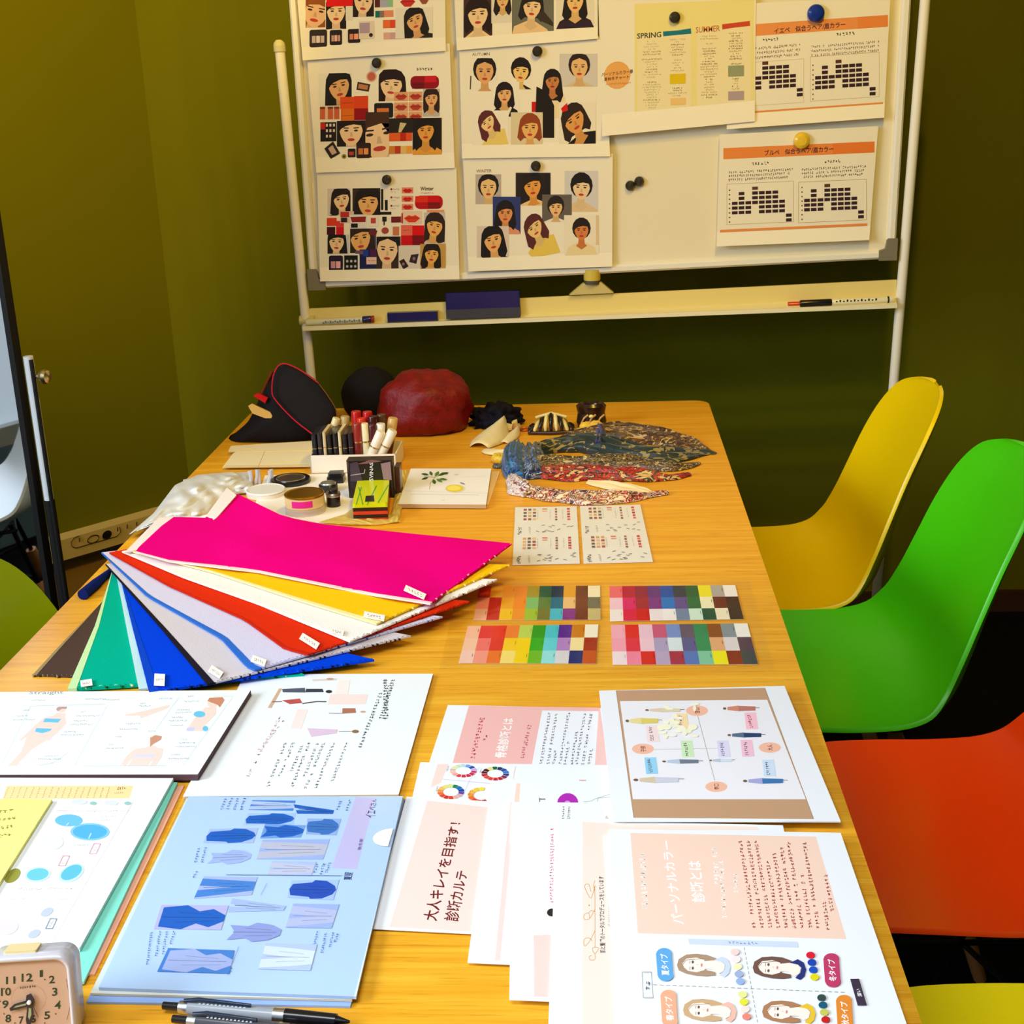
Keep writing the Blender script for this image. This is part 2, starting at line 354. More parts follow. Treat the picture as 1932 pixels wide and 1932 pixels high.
# ============================================================ TABLES
def table(name, x0, x1, y0, y1, label, rf):
    t = thing('conference_table', label, 'table', ((x0 + x1) / 2, (y0 + y1) / 2, 0), 'oak tables pushed end to end')
    R = .035; pts = []
    for cx, cy, a, on in ((x1 - R, y0 + R, -90, not rf), (x1 - R, y1 - R, 0, rf), (x0 + R, y1 - R, 90, rf), (x0 + R, y0 + R, 180, not rf)):
        sx = 1 if a in (-90, 0) else -1; sy = 1 if a in (0, 90) else -1
        if on:
            for i in range(7): u = radians(a + 15 * i); pts.append(Vector((cx + R * cos(u), cy + R * sin(u), T - .028)))
        else: pts.append(Vector((cx + R * sx, cy + R * sy, T - .028)))
    MB().prism(pts, (0, 0, .028), (255, 255, 255)).build('tabletop', WOOD, t, bevel=.0015)
    cxm = (x0 + x1) / 2
    for ly in (y0 + .18, y1 - .18):
        MB().tube([(cxm, ly, T - .03), (cxm, ly, .03)], .032, (60, 60, 62), 18).build('pedestal', MATTE, t)
        MB().box((cxm - .20, ly - .03, 0), (cxm + .20, ly + .03, .03), (50, 50, 52)).build('foot_bar', MATTE, t, bevel=.006)
    MB().box((x0 + .06, y0 + .06, T - .06), (x1 - .06, y0 + .09, T - .028), (60, 60, 62)).box((x0 + .06, y1 - .09, T - .06), (x1 - .06, y1 - .06, T - .028), (60, 60, 62)).box((x0 + .06, y0 + .06, T - .06), (x0 + .09, y1 - .06, T - .028), (60, 60, 62)).box((x1 - .09, y0 + .06, T - .06), (x1 - .06, y1 - .06, T - .028), (60, 60, 62)).build('apron', MATTE, t)
    return t
table('far', -.743, .232, 1.6645, 2.855, 'oak table carrying the bags, scarves and colour palettes, whiteboard behind it', True)
table('near', -.743, .232, .40, 1.6630, 'oak table nearest the camera, under the printed handouts and the clock', False)

# ============================================================ SHELL CHAIRS
PROF = [(.232, .405, .12, .0), (.228, .425, .185, .004), (.20, .441, .212, .010), (.14, .443, .224, .017), (.06, .437, .230, .024), (-.02, .428, .232, .032), (-.09, .424, .232, .042),
        (-.145, .436, .229, .052), (-.185, .472, .221, .057), (-.208, .53, .209, .052), (-.228, .60, .199, .045), (-.25, .67, .190, .040), (-.272, .73, .176, .034), (-.29, .775, .148, .026), (-.299, .798, .108, .016), (-.304, .810, .055, .006), (-.305, .813, .012, 0)]
def catmull(L, k):
    out = []
    for i in range(len(L) - 1):
        p = [L[max(i - 1, 0)], L[i], L[i + 1], L[min(i + 2, len(L) - 1)]]
        for j in range(k):
            t = j / k; out.append(tuple(.5 * (2 * b + (c - a) * t + (2 * a - 5 * b + 4 * c - d) * t * t + (3 * b - a - 3 * c + d) * t ** 3) for a, b, c, d in zip(*p)))
    out.append(L[-1]); return out
def shell(col):
    P = catmull(PROF, 4); rows = []; N = 26
    for i, (x, z, hw, ds) in enumerate(P):
        a = P[max(i - 1, 0)]; b = P[min(i + 1, len(P) - 1)]; tx, tz = b[0] - a[0], b[1] - a[1]; L = sqrt(tx * tx + tz * tz) or 1
        nx, nz = -tz / L * -1, tx / L * -1                      # towards the sitter
        nx, nz = abs(tz) / L if tx <= 0 else -abs(tz) / L * 0, abs(tx) / L
        row = []
        for j in range(N + 1):
            u = -1 + 2 * j / N; uu = sin(u * pi / 2); d = ds * (abs(uu) ** 2.6)
            row.append(Vector((x + nx * d, hw * uu, z + nz * d)))
        rows.append(row)
    return MB().grid(rows, len(P) - 1, N, col)
def chair(label, col, loc, rz, under=(70, 45, 20)):
    t = thing('shell_chair', label, 'chair', loc, 'moulded plastic shell chairs', rz)
    o = shell(col).build('seat_shell', SHELL, t, local=True); k = o.modifiers.new('t', 'SOLIDIFY'); k.thickness = .007; k.offset = 1
    k = o.modifiers.new('b', 'BEVEL'); k.width = .002; k.segments = 2; k.limit_method = 'ANGLE'; k.angle_limit = radians(50)
    for sx in (-1, 1):
        for sy in (-1, 1):
            top = Vector((sx * .10 - .01, sy * .10, .41)); bot = Vector((sx * .21 - .02, sy * .205, 0)); mid = top.lerp(bot, .4)
            MB().tube([mid.lerp(top, .12), mid, bot.lerp(mid, .1), bot], [.013, .015, .011, .010], (255, 255, 255)).build('leg', LEGWOOD, t, local=True)
            MB().tube([top, mid], .006, (22, 22, 24)).build('leg_bracket', METAL, t, local=True)
    rd = MB(); q = .30
    for a, b in (((-1, -1), (1, 1)), ((-1, 1), (1, -1))):
        pa = Vector((a[0] * .165 - .015, a[1] * .16, .17)); pb = Vector((b[0] * .115 - .01, b[1] * .115, .36)); rd.tube([pa, pb], .004, (20, 20, 22), 8)
        pa = Vector((b[0] * .165 - .015, b[1] * .16, .17)); pb = Vector((a[0] * .115 - .01, a[1] * .115, .36)); rd.tube([pa, pb], .004, (20, 20, 22), 8)
    for sy in (-1, 1): rd.tube([(.11, sy * .11, .395), (-.12, sy * .11, .395)], .005, (20, 20, 22), 8)
    for sx in (.11, -.12): rd.tube([(sx, -.11, .395), (sx, .11, .395)], .005, (20, 20, 22), 8)
    rd.build('wire_brace', MATTE, t, local=True)
    return t
chair('yellow plastic shell chair farthest back on the right, beside the whiteboard', (238, 206, 2), (.325, 2.55, 0), pi)
chair('green plastic shell chair on the right between the yellow and the orange one', (66, 196, 10), (.36, 2.085, 0), pi)
chair('orange-red plastic shell chair on the right side of the table', (250, 74, 8), (.455, 1.585, 0), pi)
chair('bright yellow plastic shell chair in the lower right corner, nearest the camera', (252, 236, 14), (.46, 1.03, 0), pi)
chair('lime green plastic shell chair on the left side of the table', (150, 178, 8), (-.56, 1.595, 0), 0)
chair('white plastic shell chair reflected in the standing mirror', (238, 242, 248), (-1.85, 1.86, 0), radians(127))

# ============================================================ STANDING MIRROR
MG = mat('mirror_glass', (235, 240, 244), rough=.02, metal=1)
MY = 2.3
pr = atY(0, 480, MY); MT = Vector((-.97, .24, 0)).normalized(); MN = Vector((-.24, -.97, 0)).normalized()
base = Vector((pr.x, MY, 0))
mt = thing('standing_mirror', 'tall standing mirror in a thin black frame at the left edge', 'mirror', base)
zb = .30; zt = 1.56; MW = .44
def mp(s, n, z): return base + MT * s + MN * n + Vector((0, 0, z))
MB().prism([mp(0.006, 0, zb), mp(MW, 0, zb), mp(MW, -.004, zb), mp(.006, -.004, zb)], (0, 0, zt - zb), WHITE).build('glass', MG, mt)
fr = MB()
for a, b in ((-.004, .007), (MW - .002, MW + .010)): fr.prism([mp(a, .008, zb), mp(b, .008, zb), mp(b, -.012, zb), mp(a, -.012, zb)], (0, 0, zt - zb), (14, 13, 14))
for z in (zb - .012, zt): fr.prism([mp(-.004, .008, z), mp(MW + .01, .008, z), mp(MW + .01, -.012, z), mp(-.004, -.012, z)], (0, 0, .012), (14, 13, 14))
fr.build('frame', MATTE, mt)
for sg, s0 in ((1, -.026), (-1, MW + .03)):
    MB().tube([mp(s0, .0, .96), mp(s0, .0, .70)], .0085, (214, 222, 232), 14).build('post_sleeve', GLOSSY, mt, label='silver post sleeve')
    MB().tube([mp(s0, .0, .70), mp(s0, .0, .03)], .0095, (18, 18, 20), 12).tube([mp(s0 - .004 * sg - .004, .004, .955), mp(s0 - .004 * sg - .004, .004, .5)], .004, (18, 18, 20), 8).build('post', MATTE, mt)
    MB().lathe(mp(s0 - .012 * sg, 0, .925), [(.004, 0), (.005, .006), (.011, .010), (.013, .016), (.011, .022), (.003, .025), (.0, .025)], (220, 200, 150), axis=-MT * sg).build('pivot_knob', METAL, mt, label='shiny brass pivot knob')
    MB().tube([mp(s0, .22, .012), mp(s0, -.22, .012)], .011, (18, 18, 20), 10).tube([mp(s0, .12, .012), mp(s0 , 0, .16)], .005, (18, 18, 20), 8).tube([mp(s0, -.12, .012), mp(s0, 0, .16)], .005, (18, 18, 20), 8).build('foot', MATTE, mt)
MB().tube([mp(-.026, 0, .12), mp(MW + .03, 0, .12)], .006, (18, 18, 20), 10).build('crossbar', MATTE, mt)

# ============================================================ WHITEBOARD
YB = 2.98
CREAM = (240, 236, 222)
wb = thing('whiteboard', 'mobile whiteboard on a white tubular stand behind the table', 'whiteboard', (0, YB, 0))
def bp(x, y, n=0): return atY(x, y, YB - n)
TL, TRr, BR, BL = (527, -260), (1738, -330), (1687, 484), (587, 541)
q = [bp(*p) for p in (TL, TRr, BR, BL)]
# inner panel
def inset(k): c = sum(q, Vector()) / 4; return [p + (c - p).normalized() * k for p in q]
MB().prism([p + Vector((0, .012, 0)) for p in inset(.006)][::-1], (0, -.014, 0), (240, 230, 198)).build('panel', mat('enamel_panel', rough=.25, spec=.4), wb)
fw = .018
def frame_bar(a, b, name='frame_rail'):
    d = (b - a).normalized(); up = Vector((0, -1, 0)); side = d.cross(up); prof = [(-fw / 2, .016), (-fw / 2, -.008), (-fw * .25, -.014), (fw * .25, -.014), (fw / 2, -.008), (fw / 2, .016)]
    vs = [a + side * u + Vector((0, v, 0)) for u, v in prof] + [b + side * u + Vector((0, v, 0)) for u, v in prof]
    MB().add(vs, [[0, 1, 2, 3, 4, 5][::-1], [6, 7, 8, 9, 10, 11]] + [[i, (i + 1) % 6, 6 + (i + 1) % 6, 6 + i] for i in range(6)], CREAM).build(name, MATTE, wb)
qi = inset(.011)
for i in range(4): frame_bar(qi[i], qi[(i + 1) % 4])
for p, sx in ((qi[2], -1), (qi[3], 1)):
    P = []
    for (u, v) in ((-.012, -.012), (.026, -.012), (.026, .008), (.012, .012), (.008, .034), (-.012, .034)): P.append(p + Vector((u * sx, -.016, v)))
    MB().prism(P if sx > 0 else P[::-1], (0, .034, 0), (128, 120, 100)).build('corner_cap', MATTE, wb, label='grey plastic corner cap', bevel=.002)
# posts
def post(top, mid, bot, rtop):
    a = atY(*top, YB + .0); b = atY(*bot, YB); d = (b - a) / (b.z - a.z); floor = b + d * (.05 - b.z)
    MB().tube([a, floor], .0105, CREAM, 16).build('post', MATTE, wb)
    if rtop: MB().lathe(a, [(.0125, -.012), (.0125, .0), (.011, .006), (.006, .011), (0, .012)], (214, 206, 160)).build('post_cap', MATTE, wb)
    MB().tube([floor + Vector((0, -.26, 0)), floor + Vector((0, .26, 0))], .014, CREAM, 12).build('foot', MATTE, wb)
    for sy in (-.24, .24): MB().lathe(floor + Vector((-.012, sy, -.025)), [(0, 0), (.025, 0), (.025, .024), (0, .024)], (30, 30, 30), axis=(1, 0, 0)).build('caster', MATTE, wb, label='black caster wheel')
    return a
post((527, 86), 0, (586, 700), True)
post((1748, -30), 0, (1688, 700), True)
MB().tube([atY(566, 605, YB), atY(594, 605, YB)], .0115, (200, 190, 130), 12).build('post_collar', MATTE, wb)
# pen tray
a0 = atY(577, 583, YB); a1 = atY(1692, 528, YB); b0 = atY(572, 622, YB - .03); b1 = atY(1692, 579, YB - .03)
zt_ = Vector((0, 0, 1))
tray = MB()
tray.prism([a0, a1, a1 + Vector((0, .006, 0)), a0 + Vector((0, .006, 0))], (0, 0, -.040), (236, 214, 132))
tl = Vector((0, 0, .004))
tray.prism([b0 + tl, b1 + tl, a1 + Vector((0, 0, -.036)), a0 + Vector((0, 0, -.036))], (0, 0, -.004), (236, 222, 160))
tray.prism([b0 + Vector((0, -.004, -.002)), b1 + Vector((0, -.004, -.002)), b1 + Vector((0, .002, -.002)), b0 + Vector((0, .002, -.002))], (0, 0, .009), (240, 232, 196))
tray.build('pen_tray', MATTE, wb)
# swivel clamp under the board
P = [(1085, 556), (1122, 528), (1140, 528), (1158, 553)]
MB().prism([atY(1074, 557, YB - .012), atY(1100, 535, YB - .012), atY(1134, 533, YB - .012), atY(1158, 553, YB - .012)], (0, .02, 0), (205, 190, 120)).build('clamp_plate', MATTE, wb)
MB().tube([atY(1117, 508, YB - .004), atY(1117, 528, YB - .004)], .018, (214, 190, 80), 20).tube([atY(1117, 528, YB - .004), atY(1117, 535, YB - .004)], .0175, (80, 76, 70), 20).build('swivel_clamp', MATTE, wb)

# ---------------------------------------------- sheets pinned to the board
LIFT = lambda k: (lambda u, v: .0008 + k * max(0, (v - .88) / .12) ** 2)
def bsheet(order, quad_, lift=.006):
    s = Pen(Y=YB - .0155 - .0012 * order); s.slab(quad_, .0004, (243, 235, 212), lift=LIFT(lift)); s.k = 130; return s
def done(s, name, label, cat='poster', group=None): return s.build(name, PAPER, label=label, cat=cat, group=group)
SK = (226, 172, 112); SK2 = (240, 205, 160)
G1 = 'make-up collage sheets on the whiteboard'; G2 = 'portrait sheets on the whiteboard'; G3 = 'season chart sheets on the whiteboard'
# left column -----------------------------------------------------------
s = bsheet(0, [(578, 92), (848, 82), (858, 317), (597, 326)]); s.crop(500, 0, 4.83); s.sl = -.02; s.x0 = 1000
portrait(s, 487, 660, 790, 955, (235, 228, 210), (30, 26, 22), SK, None, .62, .42, .42, -.15)
s.ell(970, 697, 48, 50, (225, 170, 140)); s.ell(970, 697, 36, 38, (196, 100, 80))
s.poly([(845, 742), (960, 768), (945, 835), (832, 815)], (60, 45, 35)); s.poly([(855, 760), (942, 778), (932, 818), (848, 802)], (190, 125, 80))
portrait(s, 1035, 635, 1310, 925, None, (40, 22, 20), SK2, None, .42, .5, .40, .1, wide=1.15)
s.scrib([(1380, 655), (1530, 655), (1530, 625), (1380, 625)], 6, (60, 40, 40), 3, 4)
s.rrect(1325, 700, 1585, 818, (150, 14, 30), 45); s.rect(1455, 700, 1560, 760, (205, 25, 40)); s.rect(1340, 760, 1450, 815, (110, 10, 25))
portrait(s, 1440, 820, 1592, 1072, (190, 180, 170), (50, 30, 25), SK, None, .5, .35, .30)
for i in range(6):
    x, y = (1240, 1372)[i % 2], (885, 980, 1070)[i // 2]; s.rect(x - 64, y - 42, x + 62, y + 42, (220, 160, 110)); lips(s, x, y, 56, 30, (180, 60, 50))
s.rect(500, 960, 680, 1080, (225, 190, 160))
for x in (500, 572, 630): s.rect(x, 965, x + 48, 1078, (205, 98, 58)); s.rect(x, 965, x + 48, 985, (120, 60, 40))
s.rect(685, 878, 815, 985, (226, 82, 22)); s.rect(812, 872, 940, 985, (222, 70, 24)); s.rect(690, 985, 815, 1095, (222, 110, 24)); s.rect(812, 985, 940, 1092, (150, 16, 26))
s.line([(700, 935), (800, 930)], 5, (160, 50, 20)); s.line([(700, 1050), (800, 1045)], 5, (170, 70, 20))
compact(s, 995, 940, 1168, 1075, (36, 32, 34), (215, 120, 60))
s.rect(505, 1105, 650, 1280, (34, 26, 26)); s.rect(508, 1110, 548, 1170, (200, 40, 30))
for i in range(8): s.rect(555 + (i % 3) * 32, 1120 + (i // 3) * 50, 573 + (i % 3) * 32, 1145 + (i // 3) * 50, (220, 200, 190))
portrait(s, 655, 1095, 915, 1330, (70, 40, 30), (36, 26, 24), SK2, None, .5, .42, .55, 0, wide=1.1)
portrait(s, 915, 1022, 1130, 1445, (220, 170, 110), (70, 45, 30), SK2, None, .55, .5, .5, -.1, wide=1.2)
s.rect(1128, 1082, 1350, 1215, (40, 34, 26)); s.poly([(1230, 1120), (1290, 1130), (1240, 1210), (1215, 1210)], (205, 190, 140))
s.rect(1130, 1215, 1232, 1290, (228, 96, 36)); s.rect(1232, 1215, 1285, 1290, (190, 40, 20)); s.rect(1285, 1215, 1340, 1290, (226, 84, 40))
for i, c in enumerate(((205, 130, 40), (190, 60, 30), (226, 190, 110), (235, 160, 60))): s.rect(1132 + i * 52, 1335, 1184 + i * 52, 1405, c)
portrait(s, 1345, 1085, 1610, 1420, (34, 26, 24), (30, 24, 22), (226, 160, 70), (228, 160, 60), .45, .35, .30)
s.poly([(540, 1345), (620, 1280), (685, 1390), (600, 1440)], (45, 38, 38)); s.poly([(575, 1345), (615, 1315), (655, 1385), (612, 1405)], (205, 170, 150))
compact(s, 755, 1350, 825, 1430, (40, 30, 30), (190, 60, 50)); compact(s, 832, 1300, 965, 1440, (50, 34, 30), (205, 120, 60), 2)
s.ell(720, 1420, 22, 22, (150, 140, 70)); s.ell(720, 1420, 10, 10, (60, 60, 30))
done(s, 'makeup_collage', 'make-up collage sheet in oranges, middle of the left column on the whiteboard', group=G1)
s = bsheet(1, [(553, -90), (838, -110), (841, 96), (571, 114)]); s.crop(500, 0, 4.83); s.sl = -.03; s.x0 = 1000
portrait(s, 370, -150, 550, 235, (226, 190, 150), (150, 80, 30), (232, 185, 140), None, .5, .62, .36, .2, wide=1.2)
portrait(s, 555, -120, 740, 255, (225, 222, 215), (36, 28, 28), SK2, (40, 30, 30), .5, .58, .30, 0)
s.rect(560, -60, 825, 48, (226, 20, 20)); s.rect(735, 50, 800, 180, (228, 222, 200))
portrait(s, 800, -180, 992, 150, None, (40, 28, 24), SK2, None, .5, .58, .34, .1)
s.rect(1000, -10, 1050, 68, (90, 30, 26)); s.rect(1048, -10, 1120, 68, (170, 170, 190)); s.rect(1118, -10, 1166, 68, (140, 190, 150))
s.rect(1005, 100, 1045, 160, (20, 110, 100)); s.rect(1045, 100, 1085, 160, (140, 110, 110)); s.rect(1085, 98, 1170, 158, (226, 140, 100))
s.rect(1075, 185, 1265, 260, (230, 110, 50)); s.rect(1140, 185, 1195, 260, (216, 74, 36)); s.rect(1080, 300, 1265, 362, (222, 170, 150)); s.rect(1140, 300, 1200, 362, (205, 160, 160))
lips(s, 1300, 25, 70, 45, (200, 50, 40)); lips(s, 1450, 10, 45, 40, (150, 80, 60))
portrait(s, 1188, 80, 1528, 358, (230, 222, 205), (34, 28, 26), SK, (40, 40, 36), .52, .42, .36, -.25)
compact(s, 405, 255, 565, 415, (50, 40, 40), (200, 180, 170), 3); compact(s, 590, 262, 702, 400, (40, 30, 36), (200, 150, 130), 3); compact(s, 755, 258, 868, 385, (44, 30, 30), (215, 130, 100), 2)
s.rect(855, 190, 995, 352, (228, 210, 190)); s.rect(862, 205, 955, 300, (176, 150, 168)); s.ell(965, 318, 18, 18, (40, 34, 30))
done(s, 'makeup_collage', 'make-up collage sheet at the top of the left column, cut off by the picture', group=G1)
s = bsheet(0, [(598, 322), (861, 315), (867, 527), (604, 531)]); s.crop(550, 300, 5.52); s.sl = -.01; s.x0 = 1000
portrait(s, 375, 302, 615, 585, (216, 205, 200), (40, 30, 30), SK2, (60, 50, 50), .6, .42, .38, -.1)
portrait(s, 635, 302, 925, 582, (60, 45, 35), (34, 28, 26), (234, 180, 110), None, .56, .55, .5, .05)
s.rect(932, 312, 956, 530, (26, 24, 24)); s.rect(972, 426, 1002, 535, (30, 28, 28)); s.rect(905, 550, 1040, 580, (30, 26, 26))
for y in (315, 400, 488): s.ell(1040, y, 11, 11, (150, 30, 30)); s.scrib([(1058, y + 14), (1125, y + 14), (1125, y - 8), (1058, y - 8)], 7, (90, 60, 60), y, 3); s.scrib([(1035, y + 36), (1085, y + 36), (1085, y + 24), (1035, y + 24)], 5, (130, 100, 90), y + 1, 3)
for y in (330, 418, 502): s.rect(1148, y - 32, 1268, y + 30, (228, 140, 110)); lips(s, 1208, y, 52, 26, (206, 40, 30))
s.text('Winter', [(1342, 332), (1480, 332), (1480, 292), (1342, 292)], (70, 36, 30)); s.scrib([(1345, 368), (1480, 368), (1480, 350), (1345, 350)], 9, (100, 70, 60), 5)
s.rrect(1285, 385, 1575, 525, (190, 20, 30), 55); s.rect(1288, 390, 1420, 455, (226, 50, 26)); s.rect(1420, 455, 1550, 520, (130, 20, 24)); s.rect(1420, 388, 1530, 455, (214, 14, 24))
s.rect(1150, 545, 1360, 680, (235, 205, 180)); lips(s, 1255, 620, 86, 42, (222, 60, 30)); s.rect(1410, 535, 1590, 640, (230, 150, 100)); lips(s, 1500, 588, 78, 34, (226, 70, 40))
portrait(s, 1380, 560, 1600, 882, (205, 195, 190), (50, 36, 30), (236, 180, 100), None, .5, .45, .34, .2)
s.rect(1140, 690, 1260, 800, (232, 110, 90)); s.rect(1258, 695, 1382, 800, (222, 14, 24)); s.rect(1140, 798, 1260, 900, (208, 12, 22)); s.rect(1258, 798, 1382, 900, (124, 14, 24)); s.line([(1160, 745), (1225, 740)], 5, (170, 50, 40))
s.rect(368, 608, 470, 690, (226, 60, 34)); s.rect(465, 640, 545, 700, (224, 60, 60)); s.rect(368, 702, 455, 785, (70, 14, 26)); s.rect(465, 702, 545, 785, (216, 20, 34))
s.rect(505, 540, 650, 660, (222, 190, 180)); s.rect(510, 545, 600, 600, (190, 50, 50)); s.rect(515, 605, 580, 655, (50, 36, 40)); s.rect(605, 575, 785, 715, (228, 222, 215)); s.poly([(612, 600), (775, 596), (770, 655), (630, 655)], (150, 36, 36)); s.rect(620, 668, 690, 712, (30, 26, 26))
portrait(s, 375, 782, 600, 980, (205, 205, 215), (30, 24, 24), SK2, None, .42, .4, .52, .05); portrait(s, 610, 722, 880, 975, (60, 56, 90), (50, 34, 30), (234, 178, 110), None, .4, .42, .55, -.1)
s.rect(710, 940, 890, 1175, (26, 32, 84)); s.rect(745, 945, 800, 1010, (30, 60, 150)); s.rect(820, 940, 885, 1010, (80, 30, 80)); s.rect(665, 950, 745, 990, (110, 84, 100)); s.rect(780, 1020, 900, 1095, (232, 196, 180)); s.scrib([(800, 1065), (880, 1065), (880, 1045), (800, 1045)], 7, (160, 60, 60), 9)
portrait(s, 885, 808, 1135, 1152, (60, 44, 40), (34, 26, 26), SK2, None, .45, .42, .42, .05, hl=.1, fringe=False)
s.rect(805, 600, 905, 700, (236, 228, 215)); s.rect(825, 612, 878, 670, (196, 70, 60)); s.poly([(820, 725), (895, 745), (875, 805), (800, 780)], (110, 40, 50)); s.rect(945, 600, 990, 650, (34, 30, 30)); s.rect(958, 650, 970, 690, (34, 30, 30)); s.rect(1038, 600, 1140, 662, (120, 30, 36)); s.ell(975, 745, 38, 34, (170, 70, 70)); s.rect(1055, 705, 1120, 795, (205, 120, 80)); s.rect(1145, 565, 1160, 670, (190, 30, 30))
compact(s, 390, 1000, 535, 1175, (40, 28, 60), (210, 150, 160), 2); s.rect(540, 985, 705, 1170, (232, 230, 226)); s.rect(548, 1000, 690, 1160, (24, 24, 26))
for i in range(6): s.ell(580 + (i % 3) * 42, 1060 + (i // 3) * 55, 13, 14, (190, 186, 190))
s.rect(1115, 905, 1340, 1150, (222, 212, 196)); s.poly([(1120, 1065), (1170, 1040), (1220, 1120), (1165, 1150)], (46, 36, 36)); s.poly([(1245, 1000), (1325, 990), (1300, 1095), (1225, 1075)], (50, 40, 42)); s.ell(1165, 1095, 14, 16, (150, 110, 110)); s.ell(1275, 1040, 15, 18, (150, 110, 120))
portrait(s, 1340, 888, 1605, 1152, (200, 155, 80), (36, 28, 24), (236, 176, 90), (40, 30, 28), .45, .42, .36, .1)
done(s, 'makeup_collage', 'make-up collage sheet headed Winter in reds, bottom of the left column', group=G1)
# middle column ---------------------------------------------------------
s = bsheet(0, [(866, 80), (1142, 68), (1151, 295), (872, 299)]); s.crop(850, 0, 5.52)
s.text('AUTUMN', [(225, 582), (408, 576), (408, 546), (225, 552)], (120, 95, 70), False)
portrait(s, 205, 605, 490, 950, (240, 232, 212), (36, 28, 26), SK, None, .53, .42, .36, 0, .0, fringe=False)
s.line([(212, 790), (206, 930)], 12, (70, 60, 50))
portrait(s, 620, 590, 845, 930, (242, 234, 212), (34, 28, 26), (240, 200, 120), (34, 28, 26), .5, .46, .32, .1, .2)
portrait(s, 1135, 560, 1532, 902, (214, 206, 198), (50, 34, 34), (232, 186, 124), (214, 196, 160), .52, .42, .34, 0, .0, fringe=False)
portrait(s, 450, 850, 716, 1215, (242, 234, 214), (36, 26, 26), (230, 180, 120), (34, 30, 28), .42, .36, .26, 0, .9)
s.poly([(560, 1210), (620, 1110), (640, 1120), (600, 1215)], (236, 226, 200))
s.rect(845, 1060, 890, 1165, (206, 24, 22))
portrait(s, 885, 680, 1205, 1440, None, (34, 28, 26), (200, 130, 76), (240, 220, 170), .55, .22, .125, 0, 1.6, (176, 40, 46)); s.poly([(895, 900), (1010, 960), (1080, 1100), (1080, 1435), (930, 1435), (885, 1180)], (34, 28, 26))
portrait(s, 225, 1150, 605, 1520, (242, 234, 212), (96, 44, 44), (240, 205, 140), (234, 206, 110), .42, .34, .26, -.5, 1.0)
portrait(s, 628, 1170, 960, 1530, (222, 206, 166), (150, 70, 34), (234, 180, 104), (226, 200, 160), .6, .46, .32, 0, .4)
portrait(s, 1130, 1065, 1512, 1522, (240, 230, 206), (50, 36, 30), (226, 160, 84), (32, 28, 28), .42, .42, .30, -.45, .5)
s.poly([(1150, 1130), (1215, 1070), (1222, 1150), (1165, 1170)], (220, 30, 24))
done(s, 'portrait_sheet', 'portrait sheet headed AUTUMN, middle one of the second column', group=G2)
s = bsheet(1, [(853, -90), (1127, -110), (1128, 73), (862, 95)]); s.crop(850, 0, 5.52); s.sl = -.05; s.x0 = 800
portrait(s, 135, -140, 435, 395, (70, 44, 42), (40, 26, 24), (238, 205, 155), (236, 210, 150), .5, .5, .26, 0, .6)
portrait(s, 425, -180, 660, 225, (226, 218, 200), (36, 30, 28), (228, 186, 120), None, .5, .42, .20, 0, 1.2)
portrait(s, 640, -120, 1075, 350, (110, 110, 96), (40, 32, 30), (238, 200, 150), (236, 200, 150), .48, .42, .26, .1, .4); s.poly([(900, 160), (960, 110), (1070, 250), (1070, 290), (920, 215)], (60, 50, 44))
portrait(s, 1100, -160, 1495, 318, (232, 222, 200), (32, 28, 28), (236, 192, 124), (50, 34, 50), .5, .42, .24, 0, 1.0)
done(s, 'portrait_sheet', 'portrait sheet at the top of the second column, cut off by the picture', group=G2)
s = bsheet(0, [(873, 292), (1156, 290), (1155, 503), (884, 512)]); s.crop(850, 280, 4.83)
s.text('WINTER', [(235, 222), (375, 218), (375, 190), (235, 194)], (110, 84, 60), False)
portrait(s, 228, 236, 462, 508, (190, 176, 164), (36, 30, 28), (236, 194, 130), None, .5, .46, .36, 0, .0, fringe=False)
portrait(s, 594, 222, 912, 522, (44, 36, 34), (40, 32, 30), (232, 160, 74), (236, 200, 140), .48, .42, .34, -.1, .5); s.rect(860, 230, 912, 420, (34, 32, 34))
portrait(s, 1040, 205, 1345, 578, (214, 210, 208), (32, 28, 30), (236, 206, 160), (226, 196, 150), .5, .42, .28, .05, .0)
portrait(s, 385, 440, 638, 782, (50, 62, 120), (34, 28, 30), (222, 150, 90), (226, 150, 110), .45, .45, .26, 0, .9)
portrait(s, 835, 420, 1105, 670, (104, 96, 88), (44, 36, 34), (234, 190, 130), (236, 230, 215), .46, .48, .32, 0, .2)
portrait(s, 240, 708, 532, 1020, (222, 205, 190), (30, 26, 28), (236, 180, 110), (32, 28, 30), .5, .42, .34, -.15, .9)
portrait(s, 620, 580, 1000, 1005, None, (92, 44, 44), (238, 200, 130), (232, 200, 90), .38, .34, .22, -.5, 1.0)
portrait(s, 1035, 608, 1352, 1000, (240, 230, 206), (40, 32, 30), (216, 130, 70), (236, 216, 164), .5, .36, .22, 0, .0); s.rect(1325, 610, 1350, 880, (226, 200, 160))
done(s, 'portrait_sheet', 'portrait sheet headed WINTER, bottom one of the second column', group=G2)
